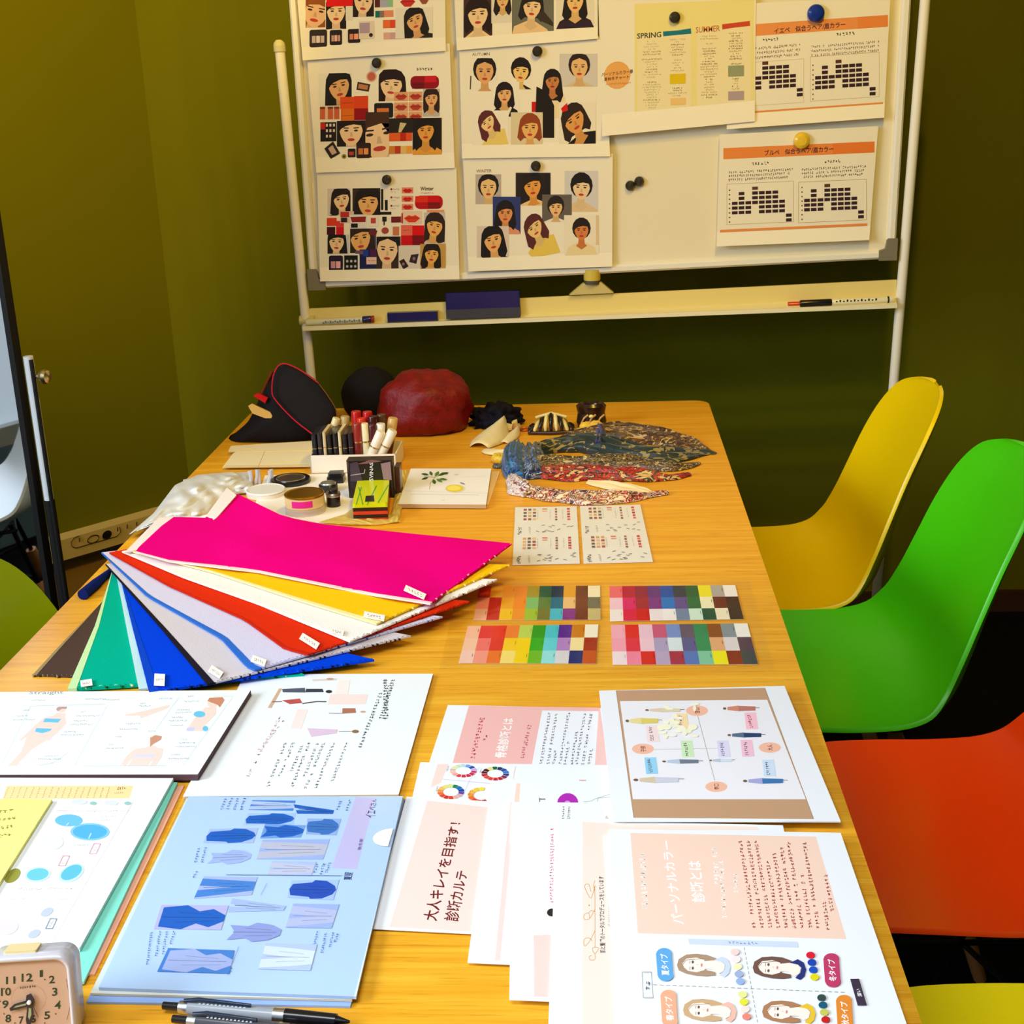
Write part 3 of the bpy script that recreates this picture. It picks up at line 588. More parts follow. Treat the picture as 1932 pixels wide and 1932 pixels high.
# right column ----------------------------------------------------------
def chart(s, x0, ytop, px, py, cw, ch, cols, seed=0, frame=None):
    if frame: a, b, c, d = frame; s.line([(a, b), (c, b), (c, d), (a, d), (a, b)], 3, (190, 165, 110))
    for i, (r0, r1) in cols:
        for r in range(r0, r1 + 1):
            x = x0 + i * px; y = ytop + r * py; s.rect(x, y, x + cw, y + ch, (58, 34, 42) if r else (96, 56, 44))
BARC = [(0, (3, 5)), (1, (1, 5)), (2, (3, 5)), (3, (0, 3)), (4, (1, 5)), (5, (1, 5)), (6, (1, 5)), (7, (3, 5)), (8, (6, 7))]
s = bsheet(0, [(1378, 8), (1680, -6), (1668, 222), (1371, 244)], .009); s.crop(1400, 0, 5.367); s.sl = -.07; s.x0 = 700
s.rect(140, 205, 1478, 325, (236, 150, 82)); s.rect(1170, 205, 1478, 325, (234, 138, 66))
s.text('イエベ　似合うヘア/眉カラー', [(325, 320), (1045, 300), (1045, 240), (325, 258)], (66, 16, 50))
s.scrib([(208, 392), (370, 388), (370, 352), (208, 356)], 6, (70, 50, 40), 1, 4); s.scrib([(950, 390), (1145, 386), (1145, 348), (950, 352)], 6, (70, 50, 40), 2, 4)
for i in range(3):
    s.scrib([(132, 468 + i * 48), (610 - i * 18, 462 + i * 48), (610 - i * 18, 432 + i * 48), (132, 438 + i * 48)], 26, (96, 70, 50), i, 4, .08)
    s.scrib([(700, 490 + i * 44), (1390, 484 + i * 44), (1390, 456 + i * 44), (700, 462 + i * 44)], 36, (96, 70, 50), 10 + i, 4, .08)
s.line([(130, 590), (625, 590), (625, 1030), (130, 1030)], 3, (200, 176, 120)); chart(s, -5 - 0, 590, 70, 49, 60, 34, [(i, c) for i, c in BARC if i >= 2]); chart(s, 740, 625, 69, 50, 60, 34, BARC, frame=(690, 575, 1390, 1025))
for i in range(8): s.rect(712, 655 + i * 49, 724, 668 + i * 49, (110, 90, 60))
s.rect(130, 1085, 1428, 1112, (234, 146, 74))
done(s, 'season_chart', 'hair and brow colour chart held by the blue magnet, top right of the board', group=G3)
s = bsheet(0, [(1358, 254), (1657, 238), (1640, 453), (1352, 465)], .009); s.crop(1300, 230, 4.2); s.sl = -.045; s.x0 = 860
s.rect(272, 182, 1470, 270, (236, 140, 66)); s.rect(1140, 182, 1470, 270, (234, 126, 50))
s.text('ブルベ　似合うヘア/眉カラー', [(598, 258), (1145, 250), (1145, 202), (598, 212)], (70, 16, 56))
s.scrib([(498, 332), (638, 330), (638, 302), (498, 304)], 6, (70, 50, 40), 21, 4); s.scrib([(1072, 340), (1200, 338), (1200, 312), (1072, 314)], 6, (70, 50, 40), 22, 4)
for i in range(3):
    s.scrib([(312, 388 + i * 30), (826 - i * 12, 386 + i * 30), (826 - i * 12, 364 + i * 30), (312, 366 + i * 30)], 30, (96, 70, 50), 30 + i, 4, .08)
    s.scrib([(890, 390 + i * 30), (1405 - i * 14, 388 + i * 30), (1405 - i * 14, 366 + i * 30), (890, 368 + i * 30)], 30, (96, 70, 50), 40 + i, 4, .08)
chart(s, 340, 498, 53.5, 37.5, 45, 25, BARC, frame=(300, 468, 828, 790)); chart(s, 912, 502, 53.5, 37, 45, 25, BARC, frame=(868, 478, 1405, 800))
for i in range(8): s.rect(315, 512 + i * 36, 326, 522 + i * 36, (110, 90, 60)); s.rect(890, 516 + i * 36, 900, 526 + i * 36, (110, 90, 60))
s.rect(245, 828, 1412, 848, (236, 146, 74))
done(s, 'season_chart', 'hair and brow colour chart held by the yellow magnet, lower right of the board', group=G3)
s = bsheet(1.5, [(1127, -70), (1427, -90), (1424, 229), (1136, 257)], .009); s.crop(1120, 0, 5.367); s.sl = -.04; s.x0 = 900
s.rect(415, 20, 1625, 1190, (240, 226, 150)); s.rect(445, 330, 985, 1110, (242, 228, 180)); s.rect(1045, 300, 1590, 1090, (242, 228, 180))
s.ell(240, 735, 134, 140, (236, 172, 96))
s.text('パーソナルカラー春', [(80, 745), (400, 722), (400, 680), (80, 705)], (90, 56, 30)); s.text('夏秋冬チャート', [(105, 790), (360, 775), (360, 735), (105, 755)], (90, 50, 24)); s.scrib([(120, 835), (380, 828), (380, 808), (120, 815)], 16, (150, 90, 40), 3)
s.text('SPRING', [(440, 375), (685, 368), (685, 312), (440, 320)], (56, 60, 40)); s.text('SUMMER', [(1035, 340), (1280, 332), (1280, 270), (1035, 280)], (190, 96, 40), False)
s.poly([(702, 312), (860, 305), (985, 290), (990, 345), (850, 352), (705, 360)], (28, 120, 134)); s.poly([(1300, 262), (1450, 250), (1582, 238), (1585, 290), (1440, 300), (1303, 315)], (206, 76, 44))
def cols_(s, cx, y0, y1, w, seed, step=26):
    r = random.Random(seed); y = y0
    while y < y1:
        h = r.uniform(.35, 1) * w; d = r.random() < .4
        s.scrib([(cx - h / 2, y + 17), (cx + h / 2, y + 17), (cx + h / 2, y), (cx - h / 2, y)], max(3, int(h / 14)), (110, 90, 50) if d else (170, 150, 90), int(y) + seed, 4 if d else 3, .1)
        y += step if r.random() < .85 else step * 1.9
cols_(s, 590, 400, 1080, 220, 1); cols_(s, 850, 390, 560, 170, 2); cols_(s, 850, 600, 730, 160, 3); cols_(s, 850, 880, 970, 200, 4); cols_(s, 1170, 370, 990, 190, 5); cols_(s, 1440, 350, 660, 170, 6); cols_(s, 1440, 810, 920, 120, 7)
s.rect(772, 745, 930, 845, (226, 196, 20)); s.rect(778, 990, 932, 1060, (240, 200, 130)); s.rect(1362, 685, 1522, 795, (150, 158, 120)); s.rect(1362, 945, 1522, 1035, (178, 158, 160))
done(s, 'season_chart', 'pale yellow chart headed SPRING and SUMMER under a black magnet', group=G3)
# magnets ---------------------------------------------------------------
def magnet(x, y, r, label, col=(52, 46, 34), off=.021, dome=.004, name='round_magnet'):
    c = atY(x, y, YB - off)
    m = MB().lathe(c, [(r, 0), (r, .005), (r * .92, .006 + dome * .3), (r * .6, .006 + dome * .85), (0, .006 + dome)], col, 24, (0, -1, 0)); m.add([c + Vector((r * cos(a), 0, r * sin(a))) for a in [2 * pi * i / 24 for i in range(24)]], [list(range(24))], col)
    return m.build(name, GLOSSY, label=label, cat='magnet', group='magnets on the whiteboard')
magnet(711, 119, .0102, 'black round magnet on the orange make-up collage')
magnet(730, 339, .0102, 'black round magnet on the Winter make-up collage')
magnet(1014, 97, .0105, 'black round magnet on the AUTUMN portrait sheet')
magnet(1011, 313, .0105, 'black round magnet on the WINTER portrait sheet')
magnet(1273, 33, .0112, 'black round magnet on the pale yellow SPRING chart')
magnet(1189, 350, .0105, 'black round magnet on bare whiteboard, left one of a touching pair', off=.0025, dome=.008)
magnet(1206, 342, .0105, 'black round magnet on bare whiteboard, right one of a touching pair', off=.0025, dome=.008)
magnet(1539, 25, .0172, 'large blue round magnet at the top right of the board', (20, 50, 150), dome=.007)
o = magnet(1512, 265, .0165, 'yellow round magnet with a faint face on the lower right chart', (236, 196, 50), dome=.006)
for x, y in ((1507, 268), (1517, 262)):
    MB().lathe(atY(x, y, YB - .0325), [(.0022, 0), (.0018, .001), (0, .0012)], (150, 110, 20), 10, (0, -1, 0)).build('eye_dot', GLOSSY, o).location = -o.location
# things on the tray ----------------------------------------------------
def trayp(x, y, d=0): return atY(x, y, YB - .018 - d)
def rod(name, label, cat, a, b, segs, m=GLOSSY, group=None):
    """segs: list of (t0, t1, radius, colour, part name)"""
    t = thing(name, label, cat, a, group)
    for t0, t1, r, c, pn in segs:
        MB().tube([a.lerp(b, t0), a.lerp(b, t0 + (t1 - t0) * .04), a.lerp(b, t1 - (t1 - t0) * .04), a.lerp(b, t1)], [r * .9, r, r, r * .9], c, 14).build(pn, m, t)
    return t
GM = 'whiteboard markers on the tray'
a, b = trayp(578, 609), trayp(706, 602)
t = rod('whiteboard_marker', 'white marker with a blue and red end at the left of the tray', 'marker', a, b, [(0, .83, .0075, (214, 208, 180), 'barrel'), (.83, .96, .0078, (40, 30, 90), 'cap'), (.96, 1, .0078, (150, 30, 40), 'cap_end')], group=GM)
m = MB()
for i in range(16): x = .25 + .035 * i; p = a.lerp(b, x); m.box((p.x, p.y - .0082, p.z - .003 + (i % 3) * .001), (p.x + .0035, p.y - .0072, p.z + .001 + (i % 2) * .002), (110, 130, 150))
m.build('printed_label', MATTE, t)
a, b = trayp(1487, 576), trayp(1560, 573)
rod('whiteboard_marker', 'red marker lying behind the black one on the tray', 'marker', a + Vector((0, .008, 0)), b + Vector((0, .008, 0)), [(0, .8, .006, (200, 60, 40), 'cap'), (.8, 1, .006, (225, 214, 180), 'barrel')], group=GM)
a, b = trayp(1509, 573), trayp(1686, 565)
t = rod('whiteboard_marker', 'white marker with a black cap at the right of the tray', 'marker', a, b, [(0, .34, .0078, (20, 18, 20), 'cap'), (.34, 1, .0072, (236, 228, 190), 'barrel'), (.93, .95, .0075, (30, 26, 24), 'band')], group=GM)
m = MB()
for i in range(12): p = a.lerp(b, .38 + .038 * i); m.box((p.x, p.y - .0079, p.z + .001), (p.x + .003, p.y - .0069, p.z + .0035 + (i % 2) * .002), (30, 26, 24))
m.build('printed_label', MATTE, t)
def eraser(x0, x1, yb, hgt, dep, label, two):
    a, b = trayp(x0, yb), trayp(x1, yb - (x1 - x0) * .035); t = thing('board_eraser', label, 'eraser', a, 'erasers on the tray')
    h0 = hgt * (.36 if two else 0.1)
    MB().prism([a, b, b + Vector((0, dep, 0)), a + Vector((0, dep, 0))], (0, 0, h0), (74, 74, 84)).build('felt_pad', CLOTH, t, label='grey felt pad')
    MB().prism([a + Vector((0, 0, h0)), b + Vector((0, 0, h0)), b + Vector((0, dep, h0)), a + Vector((0, dep, h0))], (0, 0, hgt - h0), (22, 26, 96)).build('holder', GLOSSY, t, label='dark blue plastic holder', bevel=.003)
eraser(731, 826, 609, .021, .016, 'small blue board eraser beside the left marker', False)
eraser(842, 982, 602, .056, .014, 'large blue board eraser with a grey pad on the tray', True)

# ============================================================ SHEETS LYING ON THE TABLE
SHEET = (240, 244, 250)
def tsheet(z, q, th=.0006, col=SHEET, side=None, lift=None):
    s = Pen(z=T + z); s.slab(q, th, col, side, lift=lift); s.k = 2; return s
def C(s, ox, oy, sc): s.crop(ox, oy, sc); s.sl = 0; return s
GP = 'printed handouts fanned out at the right of the near table'
PK = (240, 186, 180); PP = (246, 218, 208)
# (rotated print: reading direction runs up the picture, tops of letters point left)
def rt(x0, y0, x1, y1, lean=0.0):      # box in crop pixels -> quad for text read upwards
    return [(x1, y1), (x1 + lean, y0), (x0 + lean, y0), (x0, y1)]
def rs(s, x0, x1, y0, y1, lean, n, col, seed, dens=4, gap=.04): s.scrib(rt(x0, y0, x1, y1, lean), n, col, seed, dens, gap)

# -- pink skeleton-type sheet
s = tsheet(.0008, [(845, 1330), (1137, 1336), (1190, 1585), (764, 1580)]); C(s, 720, 1310, 4.2)
s.poly([(692, 90), (1728, 105), (1790, 560), (562, 545)], PK); s.poly([(1272, 128), (1722, 135), (1700, 565), (1190, 555)], (238, 242, 248)); s.poly([(1722, 108), (1730, 108), (1795, 560), (1690, 560)], (240, 196, 190))
s.text('骨格診断とは', [(985, 505), (1050, 190), (965, 188), (890, 500)], (250, 246, 244)); rs(s, 700, 742, 180, 510, 78, 13, (200, 60, 90), 1); rs(s, 800, 832, 320, 368, 12, 2, (200, 60, 90), 2); rs(s, 1100, 1135, 240, 505, 55, 14, (190, 70, 100), 3)
for i, (x, a, b) in enumerate(((1250, 140, 555), (1305, 150, 555), (1350, 440, 555), (1400, 140, 555), (1440, 370, 560), (1490, 290, 560), (1530, 150, 560), (1580, 150, 560), (1630, 430, 560))):
    rs(s, x, x + 26, a, b, 70 * (b - a) / 415, max(4, (b - a) // 22), (120, 120, 126), 10 + i)
done(s, 'printed_sheet', 'pink sheet of body-type notes, farthest back of the fanned handouts', 'sheet', GP)
# -- colour wheel sheet
s = tsheet(.0018, [(793, 1438), (1146, 1446), (1195, 1700), (735, 1692)]); C(s, 720, 1310, 4.2)
s.poly([(445, 552), (530, 552), (470, 700), (390, 740), (400, 690)], PP)
def wheel(cx, cy, rx, ry, cols, a0=0, a1=360):
    n = len(cols)
    for i, c in enumerate(cols):
        u0 = radians(a0 + (a1 - a0) * i / n); u1 = radians(a0 + (a1 - a0) * (i + .88) / n); um = (u0 + u1) / 2
        s.poly([(cx + rx * k * cos(u), cy + ry * k * sin(u)) for k, u in ((1, u0), (1.03, um), (1, u1), (.58, u1), (.6, um), (.58, u0))], c)
wheel(648, 606, 106, 52, [(196, 40, 100), (200, 30, 70), (196, 40, 70), (205, 40, 60), (220, 60, 60), (240, 160, 150), (246, 190, 170), (220, 190, 170), (225, 225, 170), (200, 220, 180), (190, 215, 230), (110, 160, 220), (30, 80, 170), (200, 170, 220)])
wheel(900, 628, 108, 54, [(60, 60, 120), (130, 30, 70), (190, 30, 50), (200, 30, 50), (220, 60, 50), (220, 70, 60), (190, 40, 40), (90, 20, 30), (70, 20, 30), (230, 220, 120), (20, 100, 40), (20, 50, 90), (30, 80, 160), (60, 120, 200)])
wheel(548, 772, 106, 58, [(100, 60, 160), (210, 170, 170), (230, 170, 150), (220, 60, 40), (216, 40, 30), (226, 70, 40), (236, 110, 40), (240, 150, 60), (240, 190, 90), (230, 220, 110), (210, 225, 120), (0, 130, 90), (20, 110, 180), (20, 70, 170)])
wheel(790, 800, 106, 62, [(190, 30, 40), (206, 40, 30), (226, 60, 30), (236, 110, 30), (240, 150, 40), (240, 180, 50), (240, 200, 40), (244, 220, 60)], 60, 290)
for x, y in ((512, 590), (772, 612), (426, 750), (686, 785)): rs(s, x, x + 12, y - 24, y + 20, 12, 5, (120, 120, 120), x)
s.line([(480, 672), (860, 706)], 2, (200, 190, 220)); s.line([(775, 575), (690, 690), (620, 860)], 2, (205, 200, 215)); s.line([(1060, 570), (1040, 670)], 3, (245, 190, 180)); s.line([(885, 720), (870, 780)], 3, (190, 190, 200))
s.rect(1565, 676, 1618, 684, (226, 180, 170))
done(s, 'printed_sheet', 'sheet with four rainbow colour wheels', 'sheet', GP)
# -- blush cover sheet
s = tsheet(.0028, [(767, 1503), (1000, 1516), (960, 1765), (697, 1752)]); C(s, 720, 1480, 4.2)
s.poly([(362, 128), (860, 182), (708, 1166), (62, 1130)], PP)
s.text('大人キレイを目指す！', [(440, 1085), (632, 305), (540, 300), (322, 1070)], (110, 34, 34)); s.text('診断カルテ', [(612, 1088), (692, 690), (590, 680), (488, 1075)], (110, 34, 34))
s.x0 = 0
done(s, 'printed_sheet', 'blush pink cover sheet with large dark red Japanese handwriting', 'sheet', GP)
# -- three strips showing at the left of the pile
s = tsheet(.0038, [(928, 1477), (1170, 1482), (1200, 1830), (882, 1816)]); C(s, 720, 1480, 4.2)
s.poly([(1018, 140), (1060, 140), (938, 1395), (898, 1395)], (246, 214, 208))
done(s, 'printed_sheet', 'white sheet with one thin pink line, right of the blush cover', 'sheet', GP)
s = tsheet(.0048, [(971, 1472), (1165, 1476), (1170, 1600), (962, 1590)]); C(s, 720, 1310, 4.2)
s.poly([(1068, 705), (1098, 705), (1090, 855), (1052, 855)], (246, 216, 196)); s.ell(1475, 862, 84, 80, (176, 40, 180)); s.ell(1472, 856, 22, 14, (220, 150, 225)); s.ell(1475, 880, 30, 22, (200, 80, 205))
s.rect(1250, 820, 1256, 852, (60, 60, 66)); s.rect(1256, 826, 1298, 834, (60, 60, 66)); s.line([(1600, 852), (1660, 846), (1700, 825), (1815, 790), (1820, 812), (1715, 822), (1710, 850)], 3, (140, 160, 150))
done(s, 'printed_sheet', 'white sheet showing a purple half disc above its neighbour', 'sheet', GP)
s = tsheet(.0058, [(966, 1513), (1162, 1515), (1190, 1895), (961, 1886)]); C(s, 720, 1480, 4.2)
rs(s, 1428, 1450, 172, 275, 0, 6, (90, 90, 96), 4); rs(s, 1472, 1498, 172, 275, 6, 7, (110, 110, 116), 5); rs(s, 1770, 1800, 245, 275, 0, 2, (226, 150, 140), 6)
rs(s, 1328, 1362, 340, 940, 10, 26, (226, 130, 140), 7, 4, .08); s.poly([(1275, 960), (1375, 960), (1375, 1195), (1275, 1195)], (238, 240, 232)); s.ell(1350, 1015, 40, 32, (44, 36, 34)); s.poly([(1205, 1195), (1365, 1192), (1365, 1685), (1208, 1682)], (248, 212, 204))
done(s, 'printed_sheet', 'white sheet with a vertical line of pink characters and a salmon block', 'sheet', GP)
s = tsheet(.0068, [(1050, 1547), (1477, 1557), (1560, 1950), (1034, 1945)]); C(s, 720, 1480, 4.2)
s.poly([(1592, 298), (2975, 336), (2990, 360), (2200, 360), (1850, 1900), (1590, 1898)], (248, 226, 212)); s.poly([(1592, 298), (2000, 310), (2300, 1898), (1590, 1898)], (248, 228, 216))
s.text('肌と髪調のトータルでプロデュースをしています', [(1775, 1335), (1762, 728), (1718, 728), (1730, 1335)], (40, 26, 24))
gd = (205, 150, 56)
s.line([(1692, 1290), (1690, 800)], 4, gd)
def swirl(pts, w=4): s.line(catmull(pts, 5), w, gd)
swirl([(1690, 800), (1660, 900), (1620, 840), (1610, 800), (1640, 790), (1660, 850)]); swirl([(1690, 990), (1650, 1060), (1610, 1070), (1605, 1035), (1640, 1020), (1650, 1060)]); swirl([(1690, 1010), (1660, 1000), (1640, 1020)]); swirl([(1690, 1160), (1650, 1240), (1610, 1280), (1605, 1230), (1640, 1215), (1670, 1240)])
swirl([(1700, 1290), (1720, 1300), (1690, 1340), (1670, 1300), (1700, 1290)]); swirl([(1690, 1340), (1690, 1385), (1655, 1390), (1645, 1365), (1665, 1355)]); swirl([(1690, 760), (1680, 800), (1690, 850)])
s.ell(1645, 958, 6, 6, gd); rs(s, 1795, 1812, 930, 1130, 0, 12, (190, 170, 160), 8)
done(s, 'printed_sheet', 'pale peach sheet with gold ornamental swirls and one line of black text', 'sheet', GP)
# -- front sheets: season types
s = tsheet(.0078, [(1139, 1575), (1500, 1578), (1600, 1960), (1168, 1955)]); done(s, 'printed_sheet', 'white sheet edge showing beneath the season-type sheet', 'sheet', GP)
s = tsheet(.0088, [(1150, 1564), (1586, 1571), (1722, 1965), (1167, 1965)]); C(s, 1120, 1540, 3.116)
s.poly([(216, 98), (1306, 120), (1486, 722), (260, 688)], (247, 214, 196))
WT = (255, 252, 250)
s.text('パーソナルカラー', [(535, 635), (452, 140), (398, 150), (460, 632)], WT); s.text('診断とは', [(660, 505), (632, 262), (548, 262), (578, 505)], WT)
rs(s, 284, 324, 215, 545, -18, 15, WT, 1); rs(s, 710, 750, 180, 400, -16, 10, WT, 3); rs(s, 755, 785, 260, 600, -20, 16, WT, 2); rs(s, 822, 856, 335, 450, -12, 6, WT, 4)
for i in range(9):
    x = 850 + i * 42; a = (140, 140, 140, 260, 210, 180, 150, 340, 150)[i]; b = 660
    rs(s, x + 85 + i * 5, x + 110 + i * 5, a, b, -(b - a) * .165, (b - a) // 20, (170, 70, 50), 20 + i, 4, .07)
rs(s, 1392, 1416, 340, 560, -40, 10, (170, 70, 50), 60); rs(s, 1368, 1392, 500, 670, -26, 9, (170, 70, 50), 61)
s.poly([(556, 720), (1198, 738), (1206, 772), (562, 752)], (208, 222, 246)); s.scrib([(790, 752), (970, 756), (968, 738), (788, 734)], 8, (130, 140, 180), 70)
ln = (110, 110, 112)
for i in range(16):
    u0, u1 = i / 16, (i + .62) / 16; s.line([(885 + 80 * u0, 770 + 452 * u0), (885 + 80 * u1, 770 + 452 * u1)], 2.5, ln)
for i in range(30):
    u0, u1 = i / 30, (i + .62) / 30; s.line([(350 + 1140 * u0, 990 + 45 * u0), (350 + 1140 * u1, 990 + 45 * u1)], 2, ln)
def pill(x, y, w, h, col, txt):
    s.ell(x, y - h / 2 + w * .35, w / 2, w * .38, col); s.ell(x + 10, y + h / 2 - w * .35, w / 2, w * .38, col); s.poly([(x - w / 2 - 2, y - h / 2 + w * .3), (x + w / 2 - 2, y - h / 2 + w * .3), (x + w / 2 + 8, y + h / 2 - w * .3), (x - w / 2 + 8, y + h / 2 - w * .3)], col)
    s.text(txt, [(x + 32, y + h * .33), (x + 22, y - h * .33), (x - 24, y - h * .33), (x - 14, y + h * .33)], WT)
def lady(cx, cy, k, hair, top):              # sketch of a head and shoulders lying on its side
    fl = (252, 238, 228)
    def e(u, v, a, b, c): s.ell(cx + u * k, cy + v * k, a * k, b * k, c, .1)
    def pg(L, c): s.poly([(cx + u * k, cy + v * k) for u, v in L], c)
    pg([(-115, 0), (-105, -35), (-60, -62), (0, -66), (60, -60), (115, -40), (118, -18), (60, -20), (55, 30), (110, 40), (112, 60), (60, 66), (0, 62), (-60, 50), (-105, 30)], hair)
    pg([(105, -30), (150, -50), (185, -30), (200, 10), (190, 50), (165, 72), (135, 60), (165, 30), (172, 0), (150, -20), (118, -12)], top)
    pg([(40, -22), (100, -28), (150, -18), (168, 0), (160, 35), (130, 52), (100, 25), (40, 22)], fl)
    pg([(-84, -8), (-60, -38), (0, -44), (45, -30), (60, 0), (45, 30), (0, 42), (-50, 34), (-72, 15)], fl)
    for v in (-18, 18): e(-22, v, 7, 9, (110, 84, 74)); s.line([(cx - 38 * k, cy + (v - 9) * k), (cx - 40 * k, cy + (v + 9) * k)], 3, (120, 90, 80))
    e(30, 0, 6, 10, (220, 140, 130)); s.line([(cx + 0 * k, cy - 3 * k), (cx + 12 * k, cy - 2 * k)], 2, (190, 150, 140)); s.line([(cx - 84 * k, cy), (cx - 60 * k, cy - 30 * k), (cx + 40 * k, cy - 38 * k)], 2.5, tuple(int(q * .7) for q in hair))
lady(605, 875, 1, (176, 146, 120), (206, 220, 250)); lady(1050, 890, 1, (116, 84, 74), (38, 52, 120)); lady(640, 1140, 1, (208, 172, 130), (246, 190, 170)); lady(1105, 1150, 1, (176, 128, 90), (236, 196, 50))
pill(414, 872, 92, 190, (96, 170, 230), '夏タイプ'); pill(1398, 905, 92, 195, (192, 60, 104), '冬タイプ'); pill(440, 1130, 92, 215, (240, 176, 140), '春タイプ'); pill(1472, 1160, 92, 215, (230, 140, 50), '秋タイプ')
for (x, y), cs in (((830, 798), ((245, 214, 210), (248, 232, 232), (240, 240, 190), (160, 180, 216), (150, 180, 226))), ((1275, 816), ((220, 30, 50), (24, 70, 180), (20, 84, 190), (226, 216, 20))), ((875, 1048), ((232, 236, 150), (232, 228, 60), (248, 226, 216), (236, 140, 120))), ((1340, 1066), ((50, 76, 70), (20, 90, 120), (200, 200, 90), (200, 30, 30)))):
    for i, c in enumerate(cs): s.ell(x + i * 8 - (0 if i else 0), y + i * 43, 26, 20, c)
s.poly([(1508, 956), (1560, 955), (1606, 1110), (1552, 1112)], (60, 52, 72)); s.text('深い', [(1580, 1060), (1566, 1015), (1540, 1015), (1554, 1060)], WT)
s.line([(285, 915), (340, 915), (350, 1065), (292, 1066), (285, 915)], 2.5, ln); rs(s, 306, 332, 970, 1025, 0, 2, (90, 90, 100), 90)
done(s, 'printed_sheet', 'season-type sheet with four sketched women, front one of the handouts', 'sheet', GP)
# -- matrix sheet with brown bands
s = tsheet(.0105, [(1130.4, 1303), (1480, 1294), (1586, 1549), (1157, 1548)], .0016); C(s, 1120, 1280, 4.025)
s.poly([(170, 92), (1298, 72), (1672, 1068), (306, 1058)], (196, 156, 122)); s.poly([(200, 172), (1318, 162), (1612, 918), (298, 918)], (240, 240, 246))
s.line([(172, 92), (306, 1058)], 6, (176, 140, 112)); s.line([(1300, 74), (1670, 1066)], 6, (176, 140, 112))
s.line([(790, 280), (920, 775)], 4, (170, 150, 130)); s.line([(460, 540), (960, 530)], 3, (190, 180, 190))
for x, y, t_ in ((785, 245, '甘口'), (375, 535, '子供'), (1338, 525, '大人'), (932, 822, '辛口')): s.ell(x, y, 84, 40, (246, 190, 164)); s.text(t_, [(x + 24, y + 22), (x + 20, y - 22), (x - 22, y - 22), (x - 18, y + 22)], (120, 40, 30))
for i, (x, y, c) in enumerate(((1195, 322, (250, 196, 210)), (710, 535, (206, 236, 190)), (985, 535, (222, 220, 246)), (1165, 530, (246, 196, 216)), (435, 662, (150, 212, 244)), (1330, 680, (206, 226, 248)), (445, 420, (248, 224, 224)), (670, 330, (250, 224, 170)))):
    s.poly([(x - 50, y - 62), (x + 38, y - 64), (x + 56, y + 62), (x - 36, y + 64)], c); rs(s, x - 14, x + 18, y - 50, y + 54, -16, 7, (90, 80, 110) if i != 0 else (170, 60, 80), i)
def figure(x, y, L, c1, c2, th=20):
    s.ell(x - L * .5, y, L * .05, th * .4, (120, 90, 70)); s.poly([(x - L * .42, y - th * .5), (x - L * .1, y - th), (x - L * .05, y + th), (x - L * .42, y + th * .5)], c1); s.poly([(x - L * .1, y - th * .9), (x + L * .4, y - th * .7), (x + L * .4, y + th * .7), (x - L * .08, y + th * .9)], c2); s.line([(x + L * .4, y - th * .3), (x + L * .52, y - th * .3)], 4, (150, 120, 110))
figure(1125, 228, 260, (216, 140, 116), (190, 120, 110), 22); figure(1165, 430, 270, (90, 110, 140), (40, 66, 110), 20); figure(680, 630, 290, (190, 205, 225), (110, 124, 140), 18); figure(980, 622, 180, (190, 200, 220), (210, 225, 240), 14)
figure(385, 322, 260, (236, 220, 150), (226, 206, 110), 24); figure(545, 240, 280, (230, 206, 180), (226, 214, 180), 16); figure(500, 770, 360, (214, 200, 170), (206, 208, 224), 24); figure(1310, 778, 320, (168, 170, 220), (60, 120, 180), 22)
for i in range(26):
    r = random.Random(i); x = 480 + r.random() * 300; y = 190 + r.random() * 260; s.ell(x, y, 12 + r.random() * 30, 8 + r.random() * 16, (250, 248, 214 + int(r.random() * 20)))
done(s, 'printed_sheet', 'stiff chart with brown bands and a cross-shaped diagram of small figures', 'sheet', GP)

# -- left hand group ----------------------------------------------------
GL = 'booklets and folders at the left of the near table'
s = tsheet(.0035, [(462, 1272), (817, 1271), (752, 1499), (345, 1503)], .003, (240, 246, 250), (214, 190, 150)); C(s, 380, 1250, 4.2)
rs(s, 1440, 1486, 130, 450, 0, 15, (90, 96, 104), 1, 5); s.clipr = None
s.scrib([(1440, 450), (1540, 135), (1505, 130), (1405, 445)], 16, (84, 90, 98), 2, 5); s.scrib([(1270, 680), (1440, 240), (1410, 235), (1240, 675)], 19, (84, 90, 98), 3, 5)
for i, (x, y1, n) in enumerate(((1020, 945, 13), (890, 1000, 15), (810, 1000, 15), (700, 990, 14), (800, 905, 11), (700, 865, 11), (605, 905, 11), (512, 985, 14))):
    y0 = 630; dx = (y1 - y0) * .4; s.scrib([(x + 28, y1), (x + 28 + dx, y0), (x + dx, y0), (x, y1)], n, (120, 130, 138), 10 + i, 4, .1)
s.scrib([(365, 940), (640, 425), (610, 420), (335, 935)], 16, (226, 196, 196), 30, 4, .2); s.scrib([(470, 700), (700, 430), (660, 425), (440, 695)], 11, (226, 200, 200), 31, 4, .2)
s.poly([(1020, 252), (1320, 252), (1300, 330), (1000, 330)], (250, 226, 220)); s.poly([(760, 370), (845, 372), (790, 525), (705, 522)], (250, 230, 226)); s.poly([(1090, 140), (1180, 142), (1160, 250), (1060, 250)], (250, 238, 234)); s.poly([(615, 205), (640, 205), (555, 360), (525, 358)], (210, 176, 150))
s.poly([(640, 210), (820, 200), (825, 238), (645, 236)], (84, 92, 108)); s.poly([(830, 208), (960, 208), (970, 235), (825, 236)], (60, 66, 78)); s.ell(1010, 230, 26, 12, (50, 44, 44)); s.poly([(640, 300), (780, 285), (800, 320), (700, 330)], (190, 84, 80)); s.line([(560, 312), (640, 308)], 6, (120, 70, 60)); s.line([(800, 325), (920, 308), (990, 310)], 8, (70, 64, 60))
